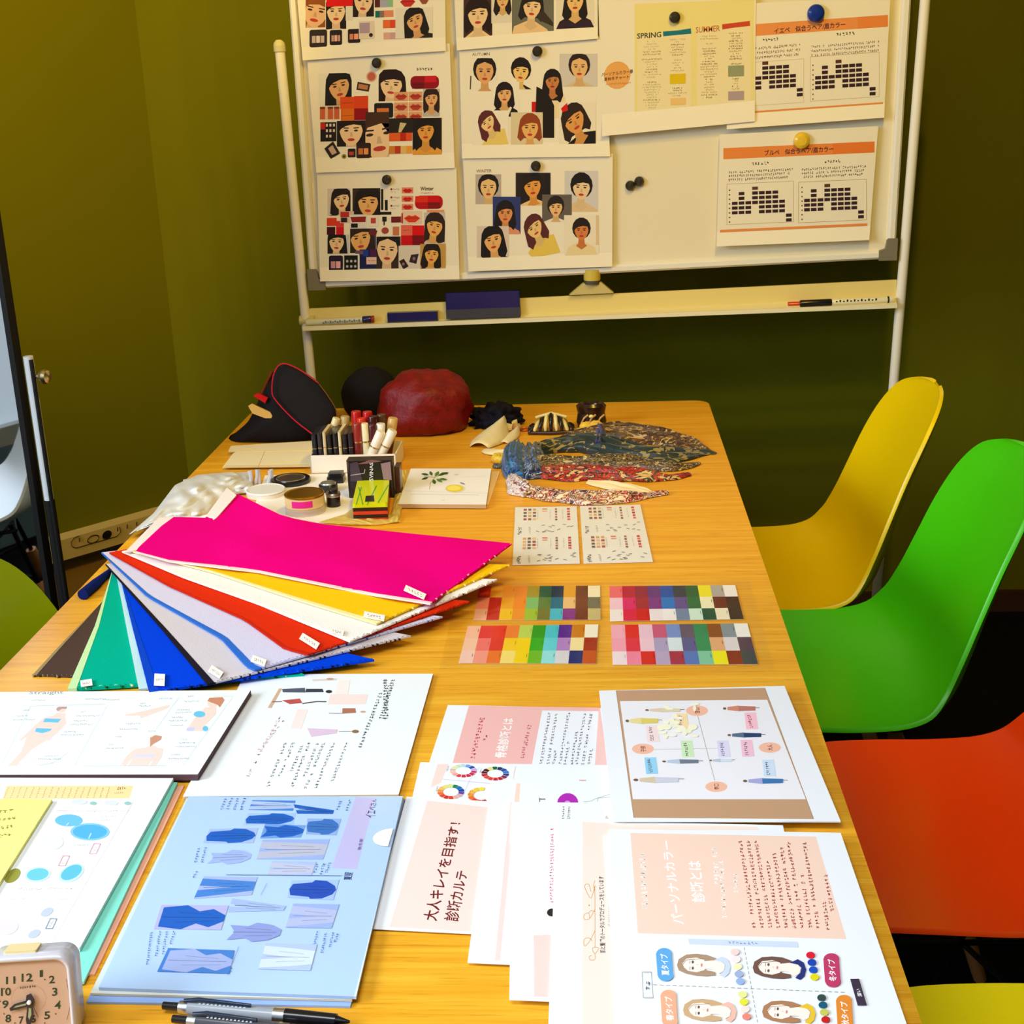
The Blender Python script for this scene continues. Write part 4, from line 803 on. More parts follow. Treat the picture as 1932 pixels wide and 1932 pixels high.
s.poly([(1118, 362), (1220, 362), (1225, 398), (1115, 405)], (176, 116, 92)); s.line([(1010, 402), (1120, 403)], 4, (130, 120, 120)); s.ell(1280, 390, 22, 8, (200, 170, 150)); s.poly([(840, 520), (1080, 530), (1070, 560), (870, 588)], (224, 196, 222)); s.line([(1090, 546), (1200, 545)], 4, (120, 100, 90)); s.ell(1220, 546, 28, 13, (140, 110, 84)); s.line([(880, 140), (1070, 132)], 14, (222, 214, 206)); s.ell(1020, 130, 30, 9, (200, 160, 130))
done(s, 'printed_sheets', 'stack of white outfit-advice sheets between the drapes and the blue folder', 'sheets', GL)
s = tsheet(.011, [(-70, 1306), (473, 1302), (373, 1461), (-110, 1462)], .007, (240, 248, 250), (88, 62, 66)); C(s, 0, 1260, 4.025)
SN = (250, 218, 206); SKY = (110, 196, 232)
s.text('Straight', [(215, 210), (482, 205), (482, 172), (225, 175)], (150, 156, 160), False); s.scrib([(240, 252), (345, 250), (345, 240), (242, 241)], 8, (170, 174, 180), 1)
s.poly([(430, 340), (500, 345), (495, 375), (505, 420), (430, 500), (400, 520), (240, 620), (145, 720), (130, 745), (60, 745), (80, 720), (160, 640), (215, 490), (300, 410), (330, 380), (400, 365)], SN)
s.poly([(330, 380), (150, 545), (160, 555), (345, 400)], SN); s.poly([(480, 370), (500, 380), (440, 470), (370, 558), (355, 548), (430, 450)], SN)
s.ell(465, 315, 34, 24, SN); s.poly([(425, 315), (440, 296), (510, 294), (505, 312), (470, 312), (440, 330)], (190, 160, 150)); s.poly([(342, 384), (465, 388), (440, 416), (325, 412)], SKY); s.poly([(275, 458), (395, 462), (380, 480), (320, 496), (265, 485)], SKY)
s.poly([(955, 355), (1080, 330), (1290, 280), (1285, 300), (1100, 372), (1070, 384), (1060, 362), (955, 365)], SN)
s.poly([(1140, 590), (1180, 590), (1190, 605), (1240, 612), (1225, 680), (1180, 745), (1140, 745), (1160, 690), (1120, 742), (975, 742), (1010, 680), (955, 742), (918, 735), (965, 665), (1030, 612), (1110, 605)], SN); s.poly([(1025, 655), (1180, 655), (1160, 682), (1010, 680)], (224, 216, 240)); s.poly([(1140, 530), (1180, 510), (1230, 520), (1222, 545), (1170, 575), (1140, 600)], (206, 150, 120))
s.poly([(1560, 300), (1640, 300), (1640, 350), (1560, 430), (1540, 480), (1440, 480), (1430, 450), (1480, 380)], SN); s.ell(1515, 352, 45, 24, SKY); s.ell(1560, 462, 22, 20, SKY); s.poly([(1420, 455), (1480, 450), (1470, 480), (1415, 480)], (206, 206, 244)); s.ell(1612, 268, 38, 34, SN); s.poly([(1575, 250), (1590, 228), (1690, 222), (1705, 245), (1670, 300), (1650, 280), (1600, 262)], (206, 140, 110))
r = random.Random(3)
for i, (x, y, w_) in enumerate(((170, 318, 50), (120, 362, 90), (95, 390, 170), (610, 330, 40), (575, 360, 180), (555, 398, 110), (530, 425, 175), (480, 482, 100), (455, 505, 180), (285, 690, 180), (330, 665, 120), (1060, 268, 45), (1050, 285, 90), (950, 420, 120), (905, 462, 140), (1200, 230, 110), (1420, 212, 50), (1390, 250, 120), (1340, 315, 100), (1330, 335, 130), (1300, 372, 90), (1280, 398, 140), (1290, 435, 100), (870, 520, 50), (820, 580, 40), (795, 606, 140), (1370, 540, 50), (1350, 565, 130), (1330, 595, 160), (1295, 655, 70), (1275, 685, 160), (1120, 478, 60), (640, 232, 160), (780, 238, 130))):
    s.scrib([(x, y + 11), (x + w_, y + 9), (x + w_ + 5, y - 3), (x + 5, y - 1)], max(3, w_ // 14), (178, 186, 192), 100 + i, 3)
for pts in (((5, 745), (230, 290), (800, 275)), ((560, 745), (810, 290)), ((620, 745), (1270, 740)), ((1180, 470), (1360, 220)), ((1380, 750), (1770, 215), (1620, 215))): s.line(pts, 2, (206, 222, 230))
s.line([(240, 700), (300, 740), (400, 720), (520, 640)], 2, (200, 214, 222))
done(s, 'booklet', 'open body-type booklet headed Straight with sketched figures', 'booklet', GL)
# plastic folders under the white booklet
def folder(z, q, col, label, th=.002, group=GL): s = tsheet(z, q, th, col); return s.build('plastic_folder', GLOSSY, label=label, cat='folder', group=group)
folder(.0022, [(-60, 1481), (347, 1482), (178, 1838), (-60, 1838)], (246, 178, 150), 'salmon pink plastic folder, lowest of the stack behind the clock')
folder(.0050, [(-60, 1474), (335, 1476), (158, 1852), (-60, 1852)], (130, 226, 206), 'mint green plastic folder on the salmon one', .0024)
s = tsheet(.0090, [(-60, 1467), (327, 1468), (150, 1789), (-60, 1789)], .0035, (242, 248, 252), (220, 240, 240)); C(s, 0, 1450, 4.008)
s.poly([(50, 130), (1008, 130), (980, 225), (20, 232)], (250, 220, 160))
for i in range(17): x = 40 + i * 48; s.scrib([(x, 222), (x + 30, 140), (x + 18, 140), (x - 12, 222)], 6, (190, 160, 110), i, 4)
s.scrib([(880, 165), (955, 160), (950, 135), (890, 140)], 4, (190, 150, 90), 40, 5); s.scrib([(860, 190), (935, 186), (935, 176), (862, 178)], 5, (190, 150, 90), 41)
s.line([(1010, 245), (590, 970), (400, 1300)], 3, (222, 210, 222)); s.ell(520, 392, 106, 46, (110, 190, 240)); s.ell(680, 478, 150, 66, (130, 200, 244)); s.ell(680, 478, 130, 54, (84, 176, 236)); s.line([(690, 488), (670, 528)], 8, (200, 226, 240)); s.line([(520, 410), (500, 432)], 6, (200, 226, 240))
s.ell(285, 800, 100, 58, (206, 228, 240), -.15); s.ell(285, 800, 84, 46, (110, 200, 214), -.15); s.ell(540, 790, 105, 62, (200, 226, 240), -.5); s.ell(540, 785, 88, 48, (96, 190, 214), -.5); s.ell(95, 810, 70, 42, (150, 150, 60), -.7)
s.ell(60, 1195, 80, 62, (222, 214, 236), -.3); s.ell(355, 1085, 52, 28, (190, 200, 226), -.5); s.ell(258, 1250, 50, 28, (190, 200, 226), -.5); s.ell(390, 555, 90, 60, (226, 228, 240)); s.ell(600, 250, 60, 22, (220, 224, 244)); s.ell(840, 258, 55, 20, (220, 224, 244)); s.ell(705, 262, 26, 13, (150, 200, 190)); s.ell(965, 262, 26, 13, (150, 200, 190))
for x, y, c in ((718, 605, (226, 170, 190)), (484, 697, (226, 170, 190)), (388, 1172, (130, 150, 170))): s.line([(x - 44, y + 38), (x - 8, y - 38), (x + 42, y - 36), (x + 8, y + 38), (x - 44, y + 38)], 6, c); s.scrib([(x - 26, y + 25), (x + 8, y - 25), (x + 22, y - 25), (x - 8, y + 25)], 5, c, x)
for i, (x, y, w_) in enumerate(((420, 318, 560), (760, 362, 120), (740, 390, 130), (120, 905, 460), (110, 915, 200), (350, 985, 200), (60, 985, 150), (560, 575, 110), (480, 480, 80))): s.scrib([(x, y + 10), (x + w_, y + 8), (x + w_, y - 6), (x, y - 4)], w_ // 16, (220, 208, 214), i + 60)
done(s, 'booklet', 'white booklet with blue oval lenses printed on it, under the yellow folder', 'booklet', GL)
s = tsheet(.0125, [(-60, 1507), (98, 1508), (-60, 1760), (-80, 1760)], .003, (252, 246, 140)); C(s, 0, 1450, 4.008)
for i in range(4): s.scrib([(-60, 345 + i * 62), (145 - i * 20, 325 + i * 62), (145 - i * 20, 300 + i * 62), (-60, 320 + i * 62)], 5, (150, 150, 60), i, 5, .1)
s.build('plastic_folder', PAPER, label='pale yellow folder lying on top of the stack at the left edge', cat='folder', group=GL)
# blue clear folder with a page of outfits
t = thing('document_folder', 'blue clear folder holding a page of clothing cut-outs, beside the pens', 'folder', at(460, 1700), GL)
s = tsheet(.0022, [(350, 1512), (764, 1508), (661, 1898), (163, 1890)], .002, (150, 180, 236)); s.build('back_sheet', PAPER, t, label='darker blue under-sheet')
s = tsheet(.0046, [(352, 1506), (762, 1503), (664, 1886), (170, 1874)], .002, (236, 232, 214), (226, 206, 170)); s.build('inner_pages', PAPER, t, label='cream edged pages')
s = tsheet(.0075, [(356, 1503), (760, 1502), (672, 1880), (186, 1863)], .0026, (226, 238, 255), (206, 222, 250)); C(s, 160, 1480, 3.116)
DB = (30, 110, 200); MBL = (90, 150, 220); LV = (196, 204, 240)
s.poly([(1592, 75), (1706, 80), (1600, 498), (1452, 492)], (240, 214, 240))
s.text('イエベさん', [(1712, 195), (1715, 85), (1690, 85), (1640, 195)], (70, 60, 140)); s.text('秋冬服', [(1625, 385), (1638, 318), (1618, 318), (1602, 385)], (70, 60, 140)); s.text('夏服', [(1570, 562), (1578, 514), (1530, 514), (1522, 562)], (40, 60, 120))
def gar(kind, q, bgc, c):
    if bgc: s.poly(q, bgc)
    def m(u, v): a, b, c_, d = q; return tuple((a[i] * (1 - u) + b[i] * u) * (1 - v) + (d[i] * (1 - u) + c_[i] * u) * v for i in (0, 1))
    sh = {'top': [(.05, .2), (.45, .12), (.5, 0), (.75, .05), (.95, .3), (1, .5), (.95, .72), (.75, .95), (.5, 1), (.45, .9), (.05, .85), (.0, .5)],
          'coat': [(.0, .15), (.35, .2), (.5, .02), (.8, .12), (1, .35), (1, .65), (.8, .88), (.5, .98), (.35, .8), (0, .9), (.1, .55), (.1, .45)],
          'pants': [(.0, .1), (.6, .18), (1, .25), (1, .75), (.6, .85), (.0, .95), (.0, .62), (.6, .52), (.0, .42)],
          'dress': [(.05, .1), (.4, .0), (.6, .25), (.8, .15), (1, .4), (1, .65), (.8, .9), (.6, .75), (.4, 1), (.05, .9)]}[kind]
    s.poly([m(u, v) for u, v in sh], c); dkc = tuple(int(q_ * .72) for q_ in c)
    s.line([m(.08, .5), m(.92, .5)], 3, dkc); s.line([m(.3, .3), m(.8, .38)], 2, dkc); s.line([m(.3, .7), m(.85, .64)], 2, dkc)
gar('pants', [(985, 92), (1240, 95), (1225, 155), (962, 150)], MBL, (220, 224, 246)); gar('pants', [(1225, 110), (1470, 140), (1455, 185), (1250, 175)], None, DB)
gar('top', [(960, 170), (1240, 168), (1225, 235), (930, 240)], (206, 224, 250), DB); gar('coat', [(1060, 232), (1300, 240), (1270, 312), (1030, 318)], (140, 180, 230), DB); gar('top', [(1308, 200), (1508, 202), (1478, 300), (1300, 292)], (180, 200, 236), (70, 130, 200))
gar('top', [(735, 262), (1020, 255), (990, 345), (695, 345)], (206, 214, 244), DB); gar('pants', [(1045, 325), (1440, 322), (1400, 442), (1010, 440)], LV, (232, 216, 220)); gar('coat', [(745, 390), (990, 375), (960, 470), (715, 475)], None, (200, 206, 240)); gar('pants', [(1100, 450), (1360, 455), (1330, 540), (1075, 535)], (214, 220, 246), (240, 224, 232))
gar('pants', [(700, 540), (1015, 545), (980, 650), (640, 672)], (210, 208, 236), MBL); gar('top', [(1215, 565), (1495, 560), (1460, 680), (1190, 665)], (206, 222, 252), (40, 90, 190)); gar('dress', [(450, 708), (845, 712), (800, 855), (405, 850)], (226, 206, 234), DB); gar('pants', [(870, 660), (1190, 700), (1160, 755), (840, 755)], None, (206, 212, 240))
gar('pants', [(1225, 700), (1495, 705), (1450, 845), (1180, 842)], LV, (226, 216, 236)); gar('coat', [(860, 808), (1170, 812), (1130, 930), (830, 925)], None, (180, 180, 226)); gar('dress', [(490, 962), (880, 975), (850, 1112), (425, 1100)], MBL, (206, 206, 240)); gar('pants', [(1065, 932), (1365, 940), (1325, 1095), (1020, 1085)], (200, 210, 240), (232, 238, 250))
for i, (x, y0, y1) in enumerate(((805, 80, 150), (840, 75, 150), (880, 75, 150), (920, 75, 150), (1485, 90, 150), (1540, 85, 155), (650, 370, 460), (690, 365, 460), (640, 505, 550), (1350, 460, 520), (1385, 460, 530), (1420, 455, 520), (505, 860, 940), (460, 860, 1000), (420, 860, 1010), (370, 865, 1060), (1350, 860, 940), (1395, 870, 990), (1440, 865, 960), (1470, 870, 930), (845, 1070, 1120))):
    s.scrib([(x + 6, y1), (x + 30, y0), (x + 14, y0), (x - 10, y1)], max(3, (y1 - y0) // 13), (100, 130, 190), i, 4)
s.line([(830, 530), (1510, 536)], 3, (120, 140, 180)); s.line([(1070, 580), (1035, 650)], 2, (120, 140, 180)); s.line([(905, 950), (870, 1050)], 2, (120, 140, 180))
s.build('printed_page', PAPER, t)
s = tsheet(.0084, [(350, 1501), (764, 1501), (666, 1886), (172, 1868)], .0003); s.build('clear_cover', BLUEFILM, t)
s2 = Pen(z=T + .0079)
s2.add([at(737 - 33 * cos(a) - 5 * sin(a), 1580 + 17 * sin(a), T + .0087) for a in [pi * (i / 19 - .5) for i in range(20)]], [list(range(20))], (250, 250, 246)); s2.build('thumb_notch', PAPER, t, label='white half-round thumb notch')

# -- laminated colour palettes -------------------------------------------
def palette(s, q, rows):
    for j, row in enumerate(rows):
        for i, c in enumerate(row):
            n, m_ = len(row), len(rows); s.poly([s.quad([q[3], q[2], q[1], q[0]], u / n, 1 - v / m_) for u, v in ((i, j), (i + 1, j), (i + 1, j + 1), (i, j + 1))], c)
            if (i + j) % 2 == 0: s.poly([s.quad([q[3], q[2], q[1], q[0]], (i + u) / n, 1 - (j + v) / m_) for u, v in ((.86, .25), (.9, .25), (.9, .5), (.86, .5))], tuple(int(k * .7) for k in c), False)
PA = [[(226, 60, 36), (240, 166, 40), (242, 150, 34), (240, 140, 30), (170, 150, 40), (44, 92, 66), (26, 50, 76), (232, 166, 40), (116, 62, 34), (250, 238, 200)],
      [(242, 136, 100), (196, 36, 26), (240, 166, 36), (242, 140, 30), (130, 190, 110), (96, 130, 60), (24, 110, 140), (240, 196, 130), (124, 64, 34), (120, 116, 90)],
      [(244, 176, 140), (200, 40, 26), (246, 196, 30), (240, 150, 40), (160, 196, 50), (116, 120, 50), (70, 190, 214), (140, 44, 140), (120, 56, 34), (206, 190, 130)]]
PB = [[(242, 110, 120), (190, 14, 60), (150, 26, 60), (104, 50, 130), (30, 80, 176), (50, 56, 76), (36, 96, 56), (246, 236, 40), (180, 176, 168), (250, 246, 244)],
      [(250, 206, 226), (226, 24, 110), (170, 30, 50), (130, 50, 140), (30, 120, 210), (100, 80, 150), (40, 110, 60), (250, 244, 206), (110, 44, 24), (64, 44, 34)],
      [(252, 240, 240), (226, 14, 70), (216, 14, 20), (246, 236, 244), (250, 246, 250), (120, 140, 176), (216, 244, 230), (24, 84, 60), (250, 240, 214), (60, 42, 32)]]
PC = [[(248, 190, 160), (232, 50, 50), (232, 50, 30), (240, 130, 50), (190, 214, 90), (30, 156, 20), (70, 200, 214), (92, 36, 150), (210, 130, 24), (252, 246, 226)],
      [(248, 200, 170), (244, 116, 110), (226, 46, 30), (250, 206, 30), (252, 214, 10), (40, 176, 20), (96, 214, 226), (184, 136, 206), (250, 232, 170), (170, 44, 14)],
      [(250, 206, 190), (248, 156, 136), (240, 116, 30), (250, 226, 120), (250, 216, 20), (110, 190, 30), (150, 230, 236), (224, 222, 226), (24, 44, 116), (204, 84, 20)]]
PD = [[(250, 176, 200), (226, 10, 16), (240, 200, 226), (206, 84, 130), (120, 150, 216), (96, 84, 106), (30, 140, 90), (140, 76, 24), (136, 150, 160), (252, 250, 248)],
      [(250, 166, 190), (230, 30, 70), (248, 206, 226), (176, 166, 210), (226, 240, 250), (90, 90, 150), (30, 146, 90), (236, 176, 126), (232, 226, 230), (84, 60, 84)],
      [(250, 232, 240), (250, 136, 170), (222, 14, 24), (190, 170, 210), (170, 36, 76), (80, 120, 196), (130, 206, 170), (250, 242, 20), (140, 40, 16), (60, 72, 76)]]
GC = 'laminated colour palettes'
def lam(name, label, q, build_print, group=GC, z=.0012):
    t = thing(name, label, 'colour chart', at(sum(p[0] for p in q) / 4, sum(p[1] for p in q) / 4), group)
    build_print(t); f = tsheet(z + .0012, q, .00018); f.build('laminate_film', FILM, t); return t
def two(qa, ra, qb, rb):
    def f(t):
        for q, r in ((qa, ra), (qb, rb)):
            s = tsheet(.0013, q, .0005, WHITE); palette(s, q, r)
            s.build('colour_card', PAPER, t)
    return f
lam('colour_palette', 'laminated sheet with spring and autumn colour cards beside the drapes', [(866, 1100), (1143, 1098), (1142, 1262), (829, 1262)], two([(905, 1106), (1132, 1105), (1133, 1169), (893, 1170)], PA, [(883, 1181), (1129, 1178), (1124, 1252), (865, 1251)], PC))
lam('colour_palette', 'laminated sheet with summer and winter colour cards nearer the green chair', [(1146, 1097), (1413, 1095), (1462, 1265), (1147, 1266)], two([(1150, 1106), (1387, 1104), (1403, 1168), (1151, 1172)], PB, [(1153, 1179), (1410, 1176), (1430, 1253), (1156, 1254)], PD))
def makeup(t):
    for q, ox in (([(972, 957), (1088, 955), (1094, 1063), (967, 1066)], 0), ([(1094, 955), (1208, 952), (1232, 1060), (1101, 1063)], 1)):
        s = tsheet(.0013, q, .0005, (240, 240, 244)); Q = [q[3], q[2], q[1], q[0]]
        def g(u, v): return s.quad(Q, u, 1 - v)
        def bx(u0, v0, u1, v1, c): s.poly([g(u0, v0), g(u1, v0), g(u1, v1), g(u0, v1)], c)
        rnd = random.Random(5 + ox)
        for h in (0, .5):
            for i in range(3):
                for j in range(4): c = ((150, 110, 90), (226, 170, 130), (120, 110, 110), (236, 196, 150), (180, 90, 80))[rnd.randrange(5)]; bx(.14 + i * .075, .03 + h + j * .055, .19 + i * .075, .065 + h + j * .055, c)
            bx(.44, .03 + h, .52, .05 + h, (226, 130, 120)); bx(.44, .07 + h, .52, .085 + h, (236, 160, 150))
            for j in range(5): bx(.645, .03 + h + j * .045, .68, .06 + h + j * .045, ((190, 120, 110), (120, 110, 110), (206, 150, 140))[j % 3]); bx(.84, .03 + h + j * .045, .885, .06 + h + j * .045, ((200, 70, 80), (226, 110, 110), (170, 60, 70))[j % 3])
            for j in range(3): s.scrib([g(.38 + j * .2, .22 + h), g(.38 + j * .2, .05 + h), g(.36 + j * .2, .05 + h), g(.36 + j * .2, .22 + h)], 6, (180, 180, 190), j)
            for k in range(14):
                u = .34 + rnd.random() * .56; v = .30 + h + rnd.random() * .15; s.line([g(u, v), g(min(.95, u + .05), v + rnd.uniform(-.02, .02))], 1.2, (150, 150, 156))
            s.scrib([g(.05, .48 + h), g(.05, .34 + h), g(.12, .34 + h), g(.12, .48 + h)], 5, (110, 110, 116), 7 + int(h * 10), 4); s.scrib([g(.22, .46 + h), g(.22, .34 + h), g(.26, .34 + h), g(.26, .46 + h)], 5, (160, 160, 166), 8)
        s.build('makeup_card', PAPER, t)
lam('makeup_chart', 'laminated pair of white make-up cards beneath the scarves', [(969, 953), (1214, 949), (1238, 1064), (963, 1069)], makeup)

# ============================================================ COLOUR DRAPES
def resample(P, n):
    L = [0]
    for a, b in zip(P, P[1:]): L.append(L[-1] + sqrt((b[0] - a[0]) ** 2 + (b[1] - a[1]) ** 2))
    out = []
    for i in range(n + 1):
        t = L[-1] * i / n; k = max(j for j in range(len(P)) if L[j] <= t + 1e-9); k = min(k, len(P) - 2); f = (t - L[k]) / ((L[k + 1] - L[k]) or 1)
        out.append((P[k][0] + (P[k + 1][0] - P[k][0]) * f, P[k][1] + (P[k + 1][1] - P[k][1]) * f))
    return out
def strip(A, B, z0, th, col, n=26, m=10, amp=.0, seed=0, fz=None, v0=0, v1=1, jag=0):
    a, b = resample(A, n), resample(B, n); P = []; rnd = random.Random(seed)
    for i in range(n + 1):
        row = []
        for j in range(m + 1):
            u = i / n; v = v0 + (v1 - v0) * j / m; z = z0 + amp * noise.noise(Vector((u * 3.1 + seed, v * 2.2, seed * 1.7))) * u
            if fz: z += fz(u, v)
            x, y = a[i][0] * (1 - v) + b[i][0] * v, a[i][1] * (1 - v) + b[i][1] * v
            if jag and i == n: x += rnd.uniform(-jag, jag); y += rnd.uniform(-jag, jag)
            row.append(at(x, y, T + z))
        P.append(row)
    s = MB(); s.grid(P, n, m, col); Bm = [[p - Vector((0, 0, th)) for p in r] for r in P]; s.grid(Bm, n, m, col)
    rim = [(i, 0) for i in range(n)] + [(n, j) for j in range(m)] + [(i, m) for i in range(n, 0, -1)] + [(0, j) for j in range(m, 0, -1)]; q = len(rim)
    s.add([P[i][j] for i, j in rim] + [Bm[i][j] for i, j in rim], [[k, q + k, q + (k + 1) % q, (k + 1) % q] for k in range(q)], col); return s
GD = 'colour drapes fanned out on the table'
def drape(label, A, B, z, col, hem, tag_=None, amp=.0012, hw=.04, name='colour_drape', fz=None, seed=1, th=.0022, edge2=None):
    c = at((A[0][0] + A[-1][0]) / 2, (A[0][1] + A[-1][1]) / 2)
    t = thing(name, label, 'fabric swatch', c, GD)
    strip(A, B, z, th, col, amp=amp, seed=seed, fz=fz, jag=0).build('cloth', CLOTH, t)
    if hem: strip(A, B, z + .0004, th, hem, m=2, amp=amp, seed=seed, fz=fz, v0=-.004, v1=hw).build('hem', CLOTH, t)
    if edge2:      # overlocked free end
        E0 = A[-1]; E1 = B[-1]; k = 46; P = []; r_ = random.Random(seed)
        mb_ = MB()
        for i in range(k):
            u = i / k; z_ = z + amp * noise.noise(Vector((3.1 + seed, u * 2.2, seed * 1.7))) + (fz(1, u) if fz else 0)
            p0 = at(E0[0] + (E1[0] - E0[0]) * u, E0[1] + (E1[1] - E0[1]) * u, T + z_ - .001); p1 = at(E0[0] + (E1[0] - E0[0]) * (u + .6 / k), E0[1] + (E1[1] - E0[1]) * (u + .6 / k) + r_.uniform(-1, 3), T + z_ - .0012)
            mb_.tube([p0, p1], .0014, edge2 if i % 3 else hem or edge2, 5)
        mb_.build('stitched_edge', CLOTH, t)
    if tag_:
        x, y, w, h, a = tag_; ca, sa = cos(a), sin(a)
        zt2 = z + .0024 + (fz(.93, .12) if fz else 0); Q = [at(x + u * ca - v * sa, y + u * sa + v * ca, T + zt2) for u, v in ((-w / 2, h / 2), (w / 2, h / 2), (w / 2, -h / 2), (-w / 2, -h / 2))]
        MB().prism(Q, (0, 0, .0006), (250, 246, 240)).build('number_tag', PAPER, t)
        pn = Pen(z=T + zt2 + .0006); pn.scrib([(x - w * .35 * ca - 3 * sa * -1, y - w * .35 * sa + 3), (x + w * .35 * ca, y + w * .35 * sa + 3), (x + w * .35 * ca, y + w * .35 * sa - 3), (x - w * .35 * ca, y - w * .35 * sa - 3)], 5, (150, 140, 140), int(x)); pn.build('tag_writing', PAPER, t)
    return t
drape('dark brown drape, lowest of the fan at its left end', [(196, 1132), (120, 1210), (62, 1273)], [(222, 1100), (230, 1190), (200, 1278)], .0030, (82, 62, 54), (160, 140, 100), hw=.05, seed=2, edge2=(70, 56, 44))
t = thing('colour_drape', 'navy drape rolled up under the teal one by the table edge', 'fabric swatch', at(165, 1120), GD)
MB().tube([at(156, 1122, T + .008), at(180, 1102, T + .008), at(212, 1074, T + .004)], [.0078, .0075, .0035], (22, 36, 110), 14).build('cloth', CLOTH, t)
strip([(252, 1036), (290, 985)], [(300, 1040), (340, 985)], .006, .002, (24, 40, 110), n=6, m=4).build('cloth', CLOTH, t)
drape('teal green drape between the brown and the royal blue one', [(212, 1075), (180, 1180), (129, 1299)], [(240, 1068), (400, 1200), (574, 1272)], .0065, (0, 176, 146), (200, 236, 176), (163, 1289, 22, 12, -.15), hw=.035, seed=3, th=.004, edge2=(30, 90, 40))
drape('pale mint drape showing as a thin sliver beside the blue one', [(219, 1082), (238, 1180), (262, 1300)], [(240, 1075), (290, 1180), (330, 1292)], .0090, (196, 232, 232), None, seed=4)
drape('royal blue drape with a black stitched edge', [(226, 1085), (250, 1180), (283, 1305)], [(245, 1072), (480, 1192), (706, 1244)], .0120, (0, 66, 226), (16, 70, 200), (301, 1283, 20, 22, .05), seed=5, th=.003, edge2=(20, 20, 60))
drape('silver grey drape with a black hem', [(199, 1064), (308, 1188), (393, 1290)], [(235, 1060), (520, 1150), (775, 1199)], .0155, (212, 206, 214), (34, 30, 40), (407, 1268, 26, 14, .55), hw=.03, seed=6, edge2=(40, 36, 46))
drape('pale lilac drape with a blue hem', [(191, 1042), (278, 1124), (418, 1203), (466, 1256), (482, 1263)], [(230, 1038), (560, 1130), (835, 1163)], .0190, (214, 212, 240), (50, 110, 206), (488, 1247, 28, 13, .35), hw=.035, seed=7, edge2=(50, 60, 160))
drape('orange-red drape in the middle of the fan', [(206, 1042), (318, 1104), (462, 1168), (537, 1222), (582, 1234)], [(240, 1036), (600, 1110), (886, 1134)], .0225, (222, 48, 14), (200, 40, 20), (584, 1210, 38, 13, .55), hw=.02, seed=8, edge2=(150, 30, 24))
drape('white drape between the red and the yellow one', [(230, 1040), (348, 1089), (487, 1138), (661, 1209)], [(260, 1033), (620, 1078), (938, 1093)], .0260, (246, 246, 244), (255, 255, 252), (636, 1192, 26, 9, .25), hw=.02, seed=9, edge2=(110, 40, 30))
drape('golden yellow drape under the magenta one', [(250, 1040), (400, 1078), (560, 1130), (711, 1176)], [(278, 1033), (640, 1058), (963, 1065)], .0295, (250, 200, 20), (250, 236, 170), (706, 1163, 40, 11, .2), hw=.03, seed=10, edge2=(190, 140, 20))
def magz(u, v):
    k = math.exp(-((u - .42) / .14) ** 2) * (v ** 2.0) * .012 + .004 * math.exp(-((u - .5) / .2) ** 2) * math.exp(-((v - .35) / .2) ** 2)
    return k + .0026 * sin(u * 15 + v * 9) * u * (1 - .5 * v) + .0012 * sin(u * 31 + v * 21) * u + .0035 * math.exp(-((u - .33 - v * .1) / .05) ** 2)
t = drape('vivid magenta drape on top of the fan, rumpled at its far end', [(256, 1040), (318, 1058), (487, 1078), (701, 1121), (812, 1138)], [(262, 1032), (323, 975), (398, 977), (436, 926), (537, 975), (611, 989), (790, 1008), (966, 1025)], .0335, (232, 0, 134), (250, 220, 220), (783, 1118, 42, 11, .42), amp=.002, hw=.022, seed=11, fz=magz, edge2=(190, 16, 30))
strip([(234, 1043), (300, 976), (388, 974), (428, 920)], [(262, 1036), (330, 985), (402, 984), (446, 934)], .031, .0015, (250, 236, 238), n=16, m=3, fz=lambda u, v: .012 * max(0, (u - .6) / .4)).build('lining', CLOTH, t)

# ============================================================ BAGS
def pillow(px, Y, df, db, col, rings=7, out=None):
    P = [atY(x, y, Y) for x, y in px]; c = sum(P, Vector()) / len(P); n = len(P); s = out or MB(); R = []
    for sg, d in ((1, df), (-1, db)):
        rr = []
        for i in range(rings + 1):
            k = cos(pi / 2 * i / rings) if i < rings else .02; off = d * sin(pi / 2 * i / rings) ** .8
            rr.append([Vector((q.x, q.y, max(q.z, T + .0008))) for q in [c + (p - c) * k + Vector((0, -off * sg, 0)) for p in P]])
        vs = [q for r in rr for q in r]; s.add(vs, [[i * n + j, i * n + (j + 1) % n, (i + 1) * n + (j + 1) % n, (i + 1) * n + j] for i in range(rings) for j in range(n)], col, True)
        s.add(rr[-1], [list(range(n))], col)
    return s
def dense(px, k=4): return catmull(px + [px[0]], k)[:-1]
t = thing('shoulder_bag', 'black fabric bag with red piping leaning at the far left corner of the table', 'bag', at(515, 838))
MB_ = pillow(dense([(438, 842), (437, 824), (468, 795), (487, 760), (508, 712), (532, 688), (556, 694), (600, 724), (633, 778), (628, 805), (598, 836), (520, 846)]), 2.64, .075, .05, (24, 20, 22)); MB_.build('body', NYLON, t)
fl = [(533, 688), (519, 702), (514, 735), (521, 753), (556, 790), (592, 822), (622, 800), (634, 776), (618, 748), (600, 724), (566, 700)]
pillow(dense(fl), 2.556, .012, .010, (28, 26, 28)).build('flap', NYLON, t)
MB().tube([atY(x, y, 2.540) for x, y in catmull([(600, 722), (566, 698), (534, 686), (518, 702), (513, 735), (520, 755), (556, 793), (594, 822)], 5)], .0013, (200, 40, 60), 8).build('piping', CLOTH, t, label='red piping')
MB().tube([atY(x, y, 2.540) for x, y in catmull([(600, 722), (618, 746), (635, 776), (630, 800)], 5)], .0009, (130, 80, 50), 6).build('edge_stitching', CLOTH, t)
